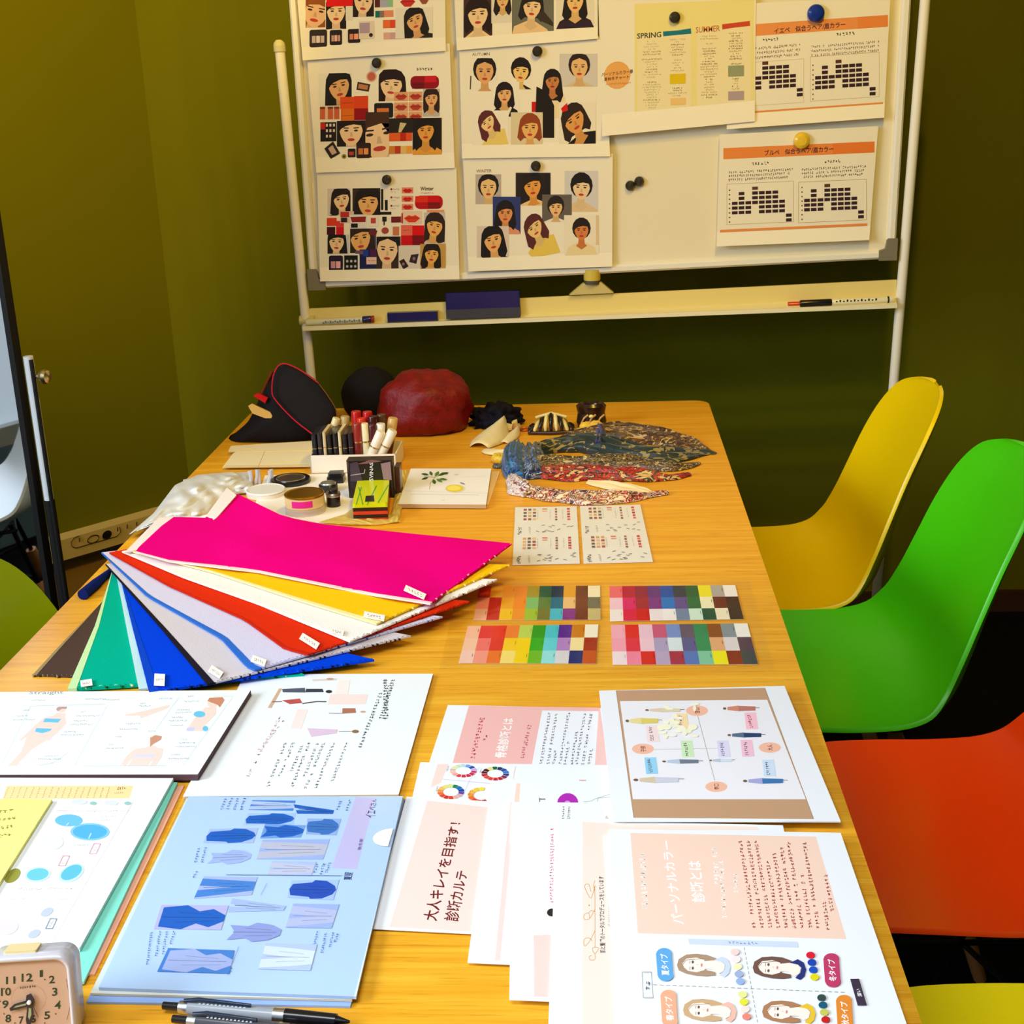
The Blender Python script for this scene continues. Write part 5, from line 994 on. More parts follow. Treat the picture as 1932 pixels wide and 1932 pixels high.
MB().prism([atY(x, y, 2.566) for x, y in ((478, 747), (486, 742), (505, 751), (500, 761))], (0, .006, 0), (206, 30, 30)).build('pull_tab', CLOTH, t, label='small red tab')
MB().prism([atY(x, y, 2.566) for x, y in ((468, 766), (475, 762), (510, 778), (516, 789), (500, 789), (476, 780))], (0, .004, 0), (226, 180, 100)).build('woven_patch', CLOTH, t, label='cream and gold patch')
MB().tube([atY(x, y, 2.60) for x, y in ((494, 742), (506, 715), (514, 700))], .003, (120, 56, 20), 6).build('strap_end', CLOTH, t)
c = at(694, 815); MB().blob((c.x - .006, 2.755, T + .046), .062, .05, .064, (18, 16, 18), .06, 3, 16, seed=2).build('pouch', NYLON, label='rounded black pouch half hidden behind the red mesh bag', cat='bag', smooth=True)
MESHM = mat('glitter_mesh', rough=.5, spec=.35, bump=(160, .6), noise_amt=.55, noise_scale=60)
c = at(799, 826); MB().blob((c.x - .002, 2.66, T + .045), .094, .075, .079, (118, 3, 5), .13, 1.9, 30, seed=5).build('mesh_bag', MESHM, label='puffy red glitter mesh bag at the back of the table', cat='bag')
# cream envelopes
for q, z, h, lb in (([(436, 842), (590, 833), (588, 850), (432, 852)], .0, .009, 'cream envelopes, the pack against the black bag'), ([(448, 846), (588, 842), (584, 880), (421, 882)], .0, .0075, 'cream envelopes in front, beside the white make-up box')):
    t = thing('envelope_pack', lb, 'envelopes', at(505, q[3][1]), 'cream envelope packs')
    k = 3
    for i in range(k):
        zz = z + h * (i + 1) / k; s = tsheet(zz, [(x + (i - 1) * 1.5, y - i * .6) for x, y in q], h / k * .85, (244, 230, 190), (214, 184, 120))
        if i == k - 1 and h < .009: s.line([(502, 846), (487, 881)], 1.2, (200, 176, 120)); s.line([(425, 879), (583, 877)], 1, (216, 196, 140))
        s.build('envelope', PAPER, t)
# ============================================================ MAKE-UP BOX AND COSMETICS
P0 = at(587, 894); P1 = at(749, 891); ex = (P1 - P0).normalized(); ey = Vector((-ex.y, ex.x, 0)); BWd = (P1 - P0).length; BD = .095; BH = .034
def bl(x, y, z): return P0 + ex * x + ey * y + Vector((0, 0, z))
def bbox(s, x0, y0, z0, x1, y1, z1, col): return s.prism([bl(x0, y0, z0), bl(x1, y0, z0), bl(x1, y1, z0), bl(x0, y1, z0)], (0, 0, z1 - z0), col)
s = MB(); wc = (246, 236, 220)
bbox(s, 0, 0, 0, BWd, .002, BH, wc); bbox(s, 0, BD - .002, 0, BWd, BD, BH, wc); bbox(s, 0, 0, 0, .002, BD, BH, wc); bbox(s, BWd - .002, 0, 0, BWd, BD, BH, wc); bbox(s, 0, 0, 0, BWd, BD, .002, wc)
s.build('makeup_box', PAPER, label='open white card box full of compacts and lipsticks', cat='box')
def bx_of(px, yo): return (atY(px, 850, P0.y + yo) - P0).dot(ex)
GCm = 'compacts standing in the white box'
def hz(py, yo): return (CAM + ray(670, py) * ((P0.y + yo) / ray(670, py).y)).z - T
for i, (px, c, w_, lb) in enumerate(((589, (30, 32, 44), 9, 'dark compact standing at the left end of the white box'), (600, (50, 44, 50), 8, 'charcoal compact, second from the left in the white box'), (610, (226, 206, 160), 6, 'gold edged compact between dark ones, nearer the left end'), (618, (24, 22, 26), 9, 'black compact in the middle of the row, right of the first gold one'), (629, (34, 30, 34), 8, 'black compact left of the second gold edged one'), (639, (232, 214, 170), 6, 'gold edged compact nearer the lipsticks'), (647, (30, 26, 30), 9, 'black compact standing second from the lipsticks'), (658, (44, 34, 40), 9, 'dark compact standing right beside the lipsticks'))):
    t = thing('compact', lb, 'compact', bl(bx_of(px, .008), .008, .002), GCm)
    x0 = bx_of(px, .008); x1 = bx_of(px + w_, .008); top = hz(819 - (i % 3) * 2, .008); s = MB(); bbox(s, x0, .008, .0025, x1, .07, top, c); s.build('case', GLOSSY, t, bevel=.0025)
    s = MB(); bbox(s, x0 + .0005, .0078, top * .62, x1 - .0005, .0702, top * .64, (200, 180, 130)); s.build('lid_seam', METAL, t)
GLp = 'lipsticks standing in the white box'
LPS = [(677, 776, .060, .0090, (140, 22, 20), (190, 24, 24), 'dark red lipstick with a flat top at the back left of the lipsticks', 0), (698, 777, .064, .0088, (150, 24, 22), (196, 26, 24), 'red lipstick at the back, right of the tallest dark red one', 0), (686, 789, .044, .0078, (196, 36, 24), (226, 60, 34), 'orange-red lipstick between the two tall red ones', 0),
       (677, 799, .018, .0088, (120, 34, 28), (150, 44, 36), 'brick red lipstick in the front row beside the black compacts', 0), (691, 799, .020, .0070, (236, 226, 180), (246, 240, 200), 'cream coloured tube in the front row between two red lipsticks', 0), (707, 786, .046, .0088, (52, 18, 20), (70, 24, 26), 'very dark plum lipstick behind the cream tube', 0), (705, 802, .024, .0080, (66, 22, 26), (84, 28, 30), 'plum lipstick in the front row, right of the cream tube', 0),
       (724, 783, .062, .0085, (196, 160, 90), (90, 60, 36), 'gold lipstick with a brown cap at the back right', 0), (722, 800, .030, .0080, (236, 230, 214), (246, 240, 230), 'ivory tube leaning right of the plum lipstick', .10), (746, 790, .055, .0088, (130, 60, 40), (216, 180, 110), 'brown lipstick with a gold collar at the right end', .25),
       (722, 815, .010, .0085, (240, 232, 216), (248, 240, 226), 'ivory tube leaning out at the front right', .55), (744, 813, .014, .0085, (240, 230, 210), (246, 238, 222), 'ivory tube leaning furthest right over the box rim', .6), (640, 788, .075, .0070, (216, 196, 140), (236, 220, 170), 'thin gold tube slanting behind the compacts', .45), (656, 785, .082, .0080, (90, 76, 50), (196, 170, 110), 'bronze tube at the back behind the compacts', .1)]
for px, py, yo, r_, c1, c2, lb, tl_ in LPS:
    top = hz(py, yo); x = bx_of(px, yo); L = max(.03, top - .004); tip = bl(x, yo, top); ft = bl(x - tl_ * L * .9, yo, .004) 
    d = tip - ft; t = thing('lipstick', lb, 'lipstick', ft, GLp)
    MB().tube([ft, ft + d * .02, ft + d * .6], [r_ * .95, r_, r_], c1, 16).build('tube', GLOSSY, t); MB().tube([ft + d * .6, ft + d * .98, tip], [r_ * 1.04, r_ * 1.04, r_ * .94], c2, 16).build('cap', GLOSSY, t)
    MB().tube([ft + d * .585, ft + d * .615], r_ * 1.07, (206, 176, 110), 16).build('collar', METAL, t)
# dark printed pouch
q0 = at(658, 941); q1 = at(744, 939); PH = .066
t = thing('palette_case', 'black make-up palette case standing upright, printed with white lettering', 'case', q0)
dy = Vector((.0, .028, 0)); MB().prism([q0, q1, q1 + dy, q0 + dy], (0, 0, PH), (30, 24, 30)).build('case', GLOSSY, t, bevel=.004)
s = Pen(Y=q0.y - .0006); s.crop(400, 660, 3.864)
s.poly([(1005, 830), (1060, 815), (1100, 960), (1010, 960)], (70, 60, 76)); s.poly([(1230, 830), (1300, 815), (1310, 950), (1250, 945)], (150, 120, 130)); s.poly([(1055, 835), (1160, 800), (1240, 812), (1120, 832)], (130, 90, 90)); s.line([(1010, 915), (1110, 900), (1115, 870)], 5, (190, 180, 190)); s.text('SVINAS', [(1176, 955), (1174, 822), (1150, 822), (1146, 955)], (226, 224, 230))
s.build('printed_front', GLOSSY, t)
s = MB(); bx = at(747, 937); s.prism([bx, bx + Vector((.009, 0, 0)), bx + Vector((.009, .03, 0)), bx + Vector((0, .03, 0))], (0, 0, .052), (70, 36, 30)); s.build('card_case', GLOSSY, label='narrow brown case standing against the right side of the palette case', cat='case', bevel=.002)
# neon purse stack
f0 = at(667, 985); f1 = at(733, 983); b1 = at(738, 924); b0 = at(680, 926)
GN = 'small flat cases stacked in front of the palette case'
for z0, z1, c, lb in ((0, .006, (190, 40, 24), 'red case at the bottom of the small stack'), (.0062, .0118, (30, 16, 20), 'dark case second from the bottom of the small stack'), (.012, .0175, (214, 60, 34), 'orange-red case in the middle of the small stack'), (.0177, .0235, (40, 20, 22), 'black case just below the neon yellow one')):
    o_ = Vector((0, 0, z0)); MB().prism([f0 + o_, f1 + o_, b1 + o_, b0 + o_], (0, 0, z1 - z0), c).build('flat_case', GLOSSY, label=lb, cat='case', group=GN, bevel=.0022)
t = thing('flat_case', 'neon yellow case with green stripes on top of the small stack', 'case', f0 + Vector((0, 0, .0237)), GN)
o_ = Vector((0, 0, .0237)); MB().prism([f0 + o_, f1 + o_, b1 + o_, b0 + o_], (0, 0, .008), (216, 226, 20)).build('case', GLOSSY, t, bevel=.0035)
s = Pen(z=T + .0318); s.crop(400, 660, 3.864)
for a_, b_ in (((1050, 1130), (1090, 1000)), ((1100, 1130), (1070, 1000)), ((1130, 1130), (1200, 990)), ((1210, 1115), (1285, 985))): s.line([a_, b_], 7, (60, 170, 40))
s.poly([(1120, 1065), (1180, 1060), (1185, 1105), (1115, 1108)], (24, 24, 20)); s.build('stripes', GLOSSY, t)
# round things
def pot(label, px, py, r, h, segs, name='cosmetic_jar', cat='jar', z=0, group='round make-up pots beside the drapes'):
    c = at(px, py, T + z); t = thing(name, label, cat, c, group)
    for z0, z1, rr, col, m, pn, ins in segs:
        pr = [(0, z0), (rr * .96, z0), (rr, z0 + .001), (rr, z1 - .0012), (rr * .95, z1), (rr * .86, z1 if not ins else z1 - .001), (0, z1 if not ins else z1 - .001)]
        MB().lathe(c, pr, col, 30).build(pn, m, t)
    return t
CLEAR = mat('clear_acrylic', rough=.15, alpha=.55)
t = pot('round stacking pot with a gold lid and a hot pink label', 577, 966, .032, .04, [(0, .012, .0330, (250, 226, 214), CLEAR, 'lower_pot', 0), (.012, .030, .0325, (236, 206, 150), GLOSSY, 'upper_pot', 0), (.030, .034, .033, (206, 160, 60), METAL, 'lid', 1)])
c = at(577, 966); s = MB(); N = 14
ang = [radians(-118 + 62 * i / N) for i in range(N + 1)]
s.add([c + Vector((.0329 * cos(a), .0329 * sin(a), z_)) for z_ in (.0165, .0275) for a in ang], [[i, i + 1, N + 2 + i, N + 1 + i] for i in range(N)], (236, 40, 150), True); s.build('pink_label', PAPER, t, label='hot pink label')
pot('flat white round powder case left of the gold-lidded pot', 502, 934, .033, .012, [(0, .008, .0335, (236, 226, 214), GLOSSY, 'base', 0), (.008, .0115, .034, (244, 246, 248), GLOSSY, 'lid', 1)], 'powder_compact', 'compact')
pot('round black compact with a silver-white lid behind the white one', 549, 910, .034, .010, [(0, .008, .0355, (22, 22, 26), GLOSSY, 'base', 0), (.008, .0095, .026, (206, 206, 214), METAL, 'mirror_lid', 1)], 'powder_compact', 'compact')
t = thing('cosmetic_jar', 'square black jar at the back, left of the palette case', 'jar', at(632, 913), 'round make-up pots beside the drapes'); a_ = at(617, 914); b_ = at(648, 913)
MB().prism([a_, b_, b_ + Vector((0, .028, 0)), a_ + Vector((0, .028, 0))], (0, 0, .012), (26, 26, 30)).build('base', GLOSSY, t, bevel=.002); MB().prism([a_ + Vector((.002, .002, .012)), b_ + Vector((-.002, .002, .012)), b_ + Vector((-.002, .026, .012)), a_ + Vector((.002, .026, .012))], (0, 0, .006), (30, 28, 32)).build('lid', GLOSSY, t, bevel=.003)
pot('small black jar with a shiny silver top in front of the square jar', 620, 926, .016, .016, [(0, .012, .0165, (24, 24, 28), GLOSSY, 'base', 0), (.012, .0155, .0135, (200, 204, 212), METAL, 'lid', 1)])
pot('little dark bottle with a silver shoulder beside the gold-lidded pot', 630, 955, .011, .03, [(0, .018, .0115, (26, 16, 22), GLOSSY, 'bottle', 0), (.018, .024, .0125, (190, 190, 196), METAL, 'shoulder', 0), (.024, .030, .008, (30, 30, 34), GLOSSY, 'cap', 0)])
pot('cream powder pot seen through the plastic bag at the left', 410, 930, .020, .010, [(0, .010, .0215, (244, 226, 196), GLOSSY, 'base', 0), (.010, .012, .018, (238, 214, 176), GLOSSY, 'lid', 1)])
t = thing('applicator_set', 'translucent white applicators standing behind the white powder case', 'applicators', at(495, 914))
for i, (x, yb, w_, h_) in enumerate(((474, 914, .006, .024), (482, 915, .005, .027), (490, 914, .005, .026), (506, 912, .006, .022), (514, 910, .005, .023))):
    a_ = at(x, yb); MB().tube([a_, a_ + Vector(((i % 2) * .004, .003, h_ * .6)), a_ + Vector(((i % 2) * .006 - .002, .005, h_))], [w_ * .6, w_ * .6, w_ * .7], (222, 230, 250), 10).build('applicator', CLEAR, t)
# napkin and plastic bags
s = tsheet(.0006, [(500, 897), (664, 893), (672, 988), (470, 985)], .0004, (248, 246, 244), lift=lambda u, v: .0004); s.build('tissue_sheet', PAPER, label='thin white sheet lying under the make-up pots', cat='paper')
BAGW = mat('milky_plastic', rough=.3, alpha=.85, spec=.6, bump=(25, .8)); YB_ = mat('yellow_clear_plastic', rough=.2, alpha=.55, spec=.6, bump=(25, .8))
def crumple(A, B, h, col, m, name, label, seed, fr=7, n=44, mm=18):
    def fz(u, v): return h * (.25 + .75 * sin(pi * min(1, max(0, v))) ** .6 * (.35 + .65 * sin(pi * u) ** .5)) * (.75 + .9 * abs(noise.noise(Vector((u * fr, v * fr * .5, seed)))))
    return strip(A, B, .001, .0003, col, n, mm, 0, seed, fz).build(name, m, label=label, cat='bag', group='clear plastic bags')
crumple([(243, 1008), (290, 968), (330, 915), (372, 896), (440, 890)], [(268, 1000), (320, 985), (385, 978), (432, 930), (478, 915)], .022, (250, 253, 255), BAGW, 'plastic_bag', 'crumpled clear plastic bag spilling over the left table edge', 3)
crumple([(345, 905), (400, 893), (470, 890)], [(350, 935), (420, 935), (480, 928)], .012, (238, 242, 250), BAGW, 'plastic_bag', 'clear plastic bag with a cream pot inside, next to the magenta peak', 8)
crumple([(600, 985), (650, 970), (690, 940)], [(660, 990), (712, 990), (756, 984)], .004, (246, 220, 110), YB_, 'plastic_bag', 'yellowish clear bag under the neon case stack', 5)
crumple([(734, 985), (746, 930), (752, 888)], [(752, 985), (766, 930), (772, 886)], .006, (246, 226, 120), YB_, 'plastic_bag', 'narrow yellowish clear bag left of the lemon booklet', 9)
# botanical booklet
s = tsheet(.0015, [(790, 890), (943, 889), (922, 952), (770, 954)], .0012, (240, 206, 150)); s.build('envelope', PAPER, label='peach envelope sticking out under the lemon booklet', cat='envelope')
s = tsheet(.0085, [(775, 884), (927, 884), (917, 952), (751, 951)], .0068, (244, 244, 250), (190, 160, 120)); C(s, 740, 860, 3.715)
def leaf(x, y, L, a, w_, c): s.poly([(x + L * t_ * cos(a) - w_ * sin(pi * t_) * k * sin(a), y + (L * t_ * sin(a) + w_ * sin(pi * t_) * k * cos(a)) * .7) for k, ts in ((1, (0, .25, .5, .75, 1)), (-1, (.75, .5, .25))) for t_ in ts], c)
s.line([(262, 235), (268, 190), (300, 150), (380, 118)], 3, (120, 130, 110)); s.line([(300, 150), (225, 145)], 3, (110, 120, 100))
for x, y, L, a, w_, c in ((260, 135, 60, -2.9, 12, (60, 90, 50)), (255, 150, 56, 2.7, 11, (50, 80, 44)), (280, 140, 50, -1.9, 12, (70, 110, 60)), (300, 145, 60, -1.1, 14, (90, 140, 70)), (320, 140, 64, -.5, 13, (60, 100, 50)), (340, 130, 60, -.3, 12, (50, 76, 44)), (310, 160, 56, .7, 14, (96, 150, 80)), (290, 165, 50, 1.4, 14, (70, 110, 60)), (330, 160, 60, .2, 12, (80, 120, 66)), (345, 118, 50, .3, 10, (60, 90, 50))): leaf(x, y, L, a, w_, c)
s.ell(442, 230, 72, 30, (226, 226, 224)); s.ell(438, 228, 62, 25, (236, 214, 60)); s.ell(432, 226, 48, 18, (250, 234, 110))
leaf(470, 185, 50, .5, 8, (150, 156, 150)); leaf(430, 135, 40, -.2, 5, (200, 204, 200)); s.line([(85, 245), (670, 262)], 1.5, (214, 216, 226)); s.line([(480, 150), (665, 142)], 1.5, (220, 220, 228)); s.scrib([(345, 315), (370, 315), (370, 308), (345, 308)], 4, (160, 160, 170), 1); s.line([(130, 268), (610, 275)], 2, (200, 204, 216))
s.build('booklet', PAPER, label='white booklet printed with green leaves and a lemon slice', cat='booklet')

# ============================================================ SCARVES AND HAIR ACCESSORIES
def scarfmat(name, cols, scale=60, dist=2.0):
    m = bpy.data.materials.new(name); m.use_nodes = True; nt = m.node_tree; b = nt.nodes['Principled BSDF']; b.inputs['Roughness'].default_value = .45; b.inputs['Sheen Weight'].default_value = .2
    tc = nt.nodes.new('ShaderNodeTexCoord'); n = nt.nodes.new('ShaderNodeTexNoise'); n.inputs['Scale'].default_value = scale; n.inputs['Detail'].default_value = 2.5; n.inputs['Distortion'].default_value = dist
    mp = nt.nodes.new('ShaderNodeMapping'); mp.inputs['Scale'].default_value = (.7, 1.4, 1.4); nt.links.new(tc.outputs['Object'], mp.inputs[0]); nt.links.new(mp.outputs[0], n.inputs[0])
    r = nt.nodes.new('ShaderNodeValToRGB'); r.color_ramp.interpolation = 'CONSTANT'; e = r.color_ramp.elements; k = len(cols)
    e[0].position = 0; e[0].color = lin(cols[0]); e[1].position = .36; e[1].color = lin(cols[1])
    for i, c in enumerate(cols[2:]): x = e.new(.36 + .28 * (i + 1) / (k - 1)); x.color = lin(c)
    nt.links.new(n.outputs['Fac'], r.inputs[0]); nt.links.new(r.outputs[0], b.inputs['Base Color']); return m
def bundle(px, hw, hh, m, label, seed=0, ridges=6, z=0, name='scarf', cat='scarf', group='patterned scarves bundled at the right', n=40, k=34, wob=.6):
    P = catmull([(x, y, w_, h_) for (x, y), w_, h_ in zip(px, hw, hh)], 6); n = len(P) - 1; rows = []; C_ = [at(p[0], p[1], T + z) for p in P]
    for i, (c, p) in enumerate(zip(C_, P)):
        d = (C_[min(i + 1, n)] - C_[max(i - 1, 0)]).normalized(); sd = Vector((-d.y, d.x, 0)); w_ = p[2]; h_ = p[3]; row = []
        for j in range(k + 1):
            a = pi * j / k; rr = 1 + .16 * cos(ridges * 2 * a + i * .10 + seed) + wob * noise.noise(Vector((i * .22, j * .35, seed * 3.3)))
            row.append(c + sd * (w_ * 1.3 * cos(a) * (1 + .35 * noise.noise(Vector((i * .35, j * .1, seed))))) + Vector((0, 0, max(.0012, h_ * sin(a) * rr))))
        rows.append(row)
    s = MB(); s.grid(rows, n, k, WHITE); s.grid([[r[0] * (1 - v / 4) + r[-1] * (v / 4) for v in range(5)] for r in rows], n, 4, WHITE)
    for r in (rows[0], rows[-1]): s.add(r, [list(range(len(r)))], WHITE)
    return s.build(name, m, label=label, cat=cat, group=group)
bundle([(1020, 846), (1110, 832), (1200, 826), (1290, 838), (1345, 856)], [.006, .02, .03, .022, .003], [.008, .02, .022, .012, .002], scarfmat('leopard_silk', [(28, 18, 14), (76, 44, 22), (24, 16, 14), (120, 76, 36), (40, 26, 18), (196, 160, 90)], 60), 'brown leopard print scarf, farthest back of the scarves', 2)
bundle([(985, 862), (1060, 848), (1130, 850), (1230, 866), (1330, 856), (1348, 858)], [.008, .022, .030, .030, .012, .002], [.012, .020, .024, .018, .006, .001], scarfmat('green_silk', [(16, 36, 36), (24, 52, 46), (14, 34, 40), (20, 44, 40), (24, 34, 30), (150, 130, 70)], 34), 'dark green scarf with pale motifs running behind the red one', 4)
bundle([(1010, 884), (1100, 878), (1190, 880), (1270, 886), (1320, 876)], [.012, .02, .020, .012, .004], [.018, .016, .016, .010, .004], scarfmat('gold_black_silk', [(16, 12, 14), (26, 20, 18), (150, 116, 50), (20, 18, 20), (90, 60, 34), (200, 176, 110)], 80), 'black scarf with gold paisley between the green and red ones', 6)
bundle([(1022, 900), (1090, 900), (1170, 902), (1250, 905), (1302, 897)], [.012, .022, .020, .010, .005], [.016, .018, .016, .009, .006], scarfmat('red_paisley_silk', [(30, 12, 14), (206, 30, 12), (60, 18, 18), (190, 30, 12), (22, 14, 16), (216, 176, 110)], 42), 'red paisley scarf knotted to a thin end at the right', 8)
bundle([(976, 926), (1030, 938), (1100, 946), (1170, 944), (1220, 938), (1258, 932)], [.012, .016, .018, .016, .007, .006], [.014, .014, .015, .012, .007, .007], scarfmat('floral_silk', [(70, 26, 30), (226, 214, 214), (110, 50, 50), (236, 206, 150), (80, 36, 30), (190, 60, 80), (236, 220, 180)], 48), 'white, pink and brown floral scarf nearest the make-up cards', 10)
bundle([(1110, 912), (1160, 920), (1210, 928), (1236, 934)], [.006, .014, .010, .003], [.006, .008, .006, .002], mat('cream_silk', (236, 214, 166), rough=.5, bump=(40, .5)), 'plain cream scarf corner over the floral scarf', 12)
bundle([(1128, 826), (1133, 842), (1128, 858)], [.010, .011, .009], [.026, .028, .022], mat('cobalt_silk', (24, 40, 140), rough=.4, sheen=.2), 'cobalt blue band wrapped round the green scarf', 14, wob=.2)
bundle([(1008, 856), (1000, 880), (1012, 905)], [.016, .020, .012], [.022, .030, .018], scarfmat('navy_white_silk', [(14, 20, 46), (20, 44, 90), (30, 90, 170), (16, 26, 60), (190, 206, 226), (30, 30, 50)], 50), 'navy and white silk loop at the gathered ends of the scarves', 15, wob=.3)
bundle([(975, 850), (968, 880), (972, 905)], [.012, .017, .012], [.020, .032, .020], scarfmat('blue_satin', [(10, 30, 70), (20, 70, 130), (30, 110, 190), (14, 40, 90), (60, 140, 210)], 40), 'blue satin scarf loop at the left end of the scarf pile', 16, wob=.3)
bundle([(968, 912), (978, 928), (1000, 936)], [.010, .014, .012], [.018, .022, .016], scarfmat('white_floral_silk', [(110, 60, 80), (236, 230, 232), (200, 180, 190), (226, 214, 190), (130, 60, 70)], 60), 'white floral scarf knot at the near left of the scarf pile', 17, wob=.35)
GH = 'hair accessories at the back of the table'
def ring(px, py, R, r, col, m, label, name='scrunchie', cat='scrunchie', bump_=.35, h=None, sq=.8):
    c = at(px, py) + Vector((0, 0, r)); rows = []; N = 48
    for i in range(N + 1):
        a = 2 * pi * (i % N) / N; row = []
        for j in range(13):
            b_ = 2 * pi * (j % 12) / 12; rr = r * (1 + bump_ * sin(a * 13 + (j % 12) * .6) * .5 + bump_ * noise.noise(Vector((cos(a) * 4, sin(a) * 4, (j % 12) * .3))))
            row.append(c + Vector(((R + rr * cos(b_)) * cos(a), (R + rr * cos(b_)) * sin(a) * sq, max(-r * .95, rr * sin(b_)))))
        rows.append(row)
    return MB().grid(rows, N, 12, col).build(name, m, label=label, cat=cat, group=GH)
c = at(937, 806); o = MB().blob((c.x, c.y + .02, T + .013), .050, .045, .028, (16, 14, 28), .5, 3, 22, seed=9).build('scarf', NYLON, label='black satin scrunched scarf at the back beside the red bag', cat='scarf', group=GH)
t = thing('hair_bow', 'cream satin hair bow beside the black scrunched scarf', 'hair bow', at(935, 845), GH)
SAT = mat('satin', rough=.35, sheen=.3, bump=(60, .5))
for x0, y0, x1, y1, w0, h0 in ((904, 846, 952, 814, .018, .030), (925, 812, 976, 808, .014, .016), (915, 852, 952, 860, .009, .010), (950, 838, 978, 815, .008, .010)):
    a_, b_ = at(x0, y0), at(x1, y1); mid = (a_ + b_) / 2; d = (b_ - a_); 
    P_ = [[a_.lerp(b_, u) + Vector((-d.normalized().y, d.normalized().x, 0)) * w0 * 1.6 * (v - .5) * 2 * (.25 + sin(pi * min(1, .15 + u * .85)) * .9) + Vector((0, 0, .002 + h0 * (1 - (2 * v - 1) ** 2) * (.3 + .7 * u))) for v in [k / 8 for k in range(9)]] for u in [k / 10 for k in range(11)]]
    MB().grid(P_, 10, 8, (236, 220, 166)).build('loop', SAT, t, solid=.0012)
MB().blob(at(975, 812) + Vector((0, 0, .006)), .010, .009, .008, (206, 150, 80), .3, 3, 10).build('knot', SAT, t)
ring(948, 872, .013, .0075, (226, 190, 30), SAT, 'yellow satin scrunchie above the blue scarf loop')
ring(990, 812, .012, .0022, (190, 110, 60), METAL, 'copper ring lying beside the cream bow', 'hair_ring', 'hair ring', .1)
ring(940, 883, .007, .0035, (90, 90, 84), GLOSSY, 'small dark beaded hair tie on the edge of the lemon booklet', 'hair_tie', 'hair tie', .5)
t = thing('hair_claw', 'cream and black striped hair claw clip at the back', 'hair clip', at(1040, 822), GH)
cc = at(1040, 818)
for i, (dx, hh_, cw) in enumerate(((-.040, .014, (28, 20, 22)), (-.030, .022, (226, 206, 130)), (-.020, .030, (34, 24, 24)), (-.010, .035, (232, 214, 140)), (0, .038, (30, 22, 24)), (.010, .036, (236, 220, 150)), (.020, .031, (34, 24, 26)), (.030, .024, (226, 200, 120)), (.040, .015, (40, 26, 26)))):
    for sg in (-1, 1):
        MB().tube([cc + Vector((dx * 1.1, sg * .016 + .012, .003)), cc + Vector((dx * 1.05, sg * .020 + .012, hh_ * .45)), cc + Vector((dx * .9, sg * .011 + .012, hh_ * .85)), cc + Vector((dx * .8, .012, hh_))], [.0022, .0038, .0042, .003], cw, 8).build('tooth', GLOSSY, t)
MB().tube([cc + Vector((-.030, .012, .030)), cc + Vector((0, .012, .0385)), cc + Vector((.030, .012, .030))], .003, (226, 206, 140), 10).build('hinge', GLOSSY, t)
MB().tube([cc + Vector((-.044, -.006, .004)), cc + Vector((0, -.012, .004)), cc + Vector((.046, -.006, .004))], .004, (60, 36, 26), 10).build('jaw_edge', GLOSSY, t)
t = thing('hair_claw', 'dark tortoiseshell hair claw standing at the back right of the accessories', 'hair clip', at(1116, 806), GH); cc = at(1116, 806)
MB().lathe(cc, [(0, 0), (.026, 0), (.030, .012), (.027, .030), (.030, .044), (.024, .050), (.018, .046), (.012, .030), (0, .028)], (44, 24, 16), 24, sy=.7).build('shell', GLOSSY, t)
for dx in (-.02, -.005, .012): MB().tube([cc + Vector((dx, -.018, .012)), cc + Vector((dx + .006, -.021, .024)), cc + Vector((dx + .014, -.019, .030))], .0022, (200, 150, 80), 8).build('amber_streak', GLOSSY, t)
MB().blob(cc + Vector((0, -.021, .027)), .005, .004, .004, (250, 226, 140), .1, 3, 8).build('pearl', GLOSSY, t)
t = thing('flower_clip', 'yellow flower hair clip in front of the tortoiseshell claw', 'hair clip', at(1118, 818), GH); cc = at(1118, 816)
for i in range(6): a = 2 * pi * i / 6; MB().blob(cc + Vector((.013 * cos(a), .009 * sin(a), .010 + .003 * (i % 2))), .013, .010, .009, (236, 190, 30), .25, 3, 10, seed=i).build('petal', SAT, t)
MB().blob(cc + Vector((0, -.003, .018)), .004, .004, .003, (250, 240, 200), .1, 3, 8).build('centre', SAT, t)
MB().blob(cc + Vector((-.022, -.006, .006)), .010, .008, .006, (230, 196, 60), .3, 3, 10, seed=3).build('petal', SAT, t)

# ============================================================ CLOCK AND PENS
dn = Vector((.10, -.965, .20)).normalized(); O = at(56, 1890, T + .0355); cr_ = Vector((0, 0, 1)).cross(dn * -1).normalized() * -1; cr_ = dn.cross(Vector((0, 0, 1))).normalized() * -1
if cr_.x < 0: cr_ = -cr_
cu_ = cr_.cross(dn).normalized(); cu_ = cu_ if cu_.z > 0 else -cu_
t = thing('alarm_clock', 'small square silver alarm clock in the lower left corner', 'clock', O - cu_ * .034 - dn * .014)
def rr_pts(hw, hh, r, off, k=6):
    P = []
    for cx, cy, a0 in ((hw - r, -hh + r, -90), (hw - r, hh - r, 0), (-hw + r, hh - r, 90), (-hw + r, -hh + r, 180)):
        for i in range(k + 1): a = radians(a0 + 90 * i / k); P.append(O + cr_ * (cx + r * cos(a)) + cu_ * (cy + r * sin(a)) + dn * off)
    return P
def ringmesh(specs, col, cap=True):
    s = MB(); R_ = [rr_pts(*sp) for sp in specs]; n = len(R_[0])
    s.add([p for r in R_ for p in r], [[i * n + j, i * n + (j + 1) % n, (i + 1) * n + (j + 1) % n, (i + 1) * n + j] for i in range(len(R_) - 1) for j in range(n)], col, True)
    if cap: s.add(R_[0], [list(range(n))], col); s.add(R_[-1], [list(range(n))], col)
    return s
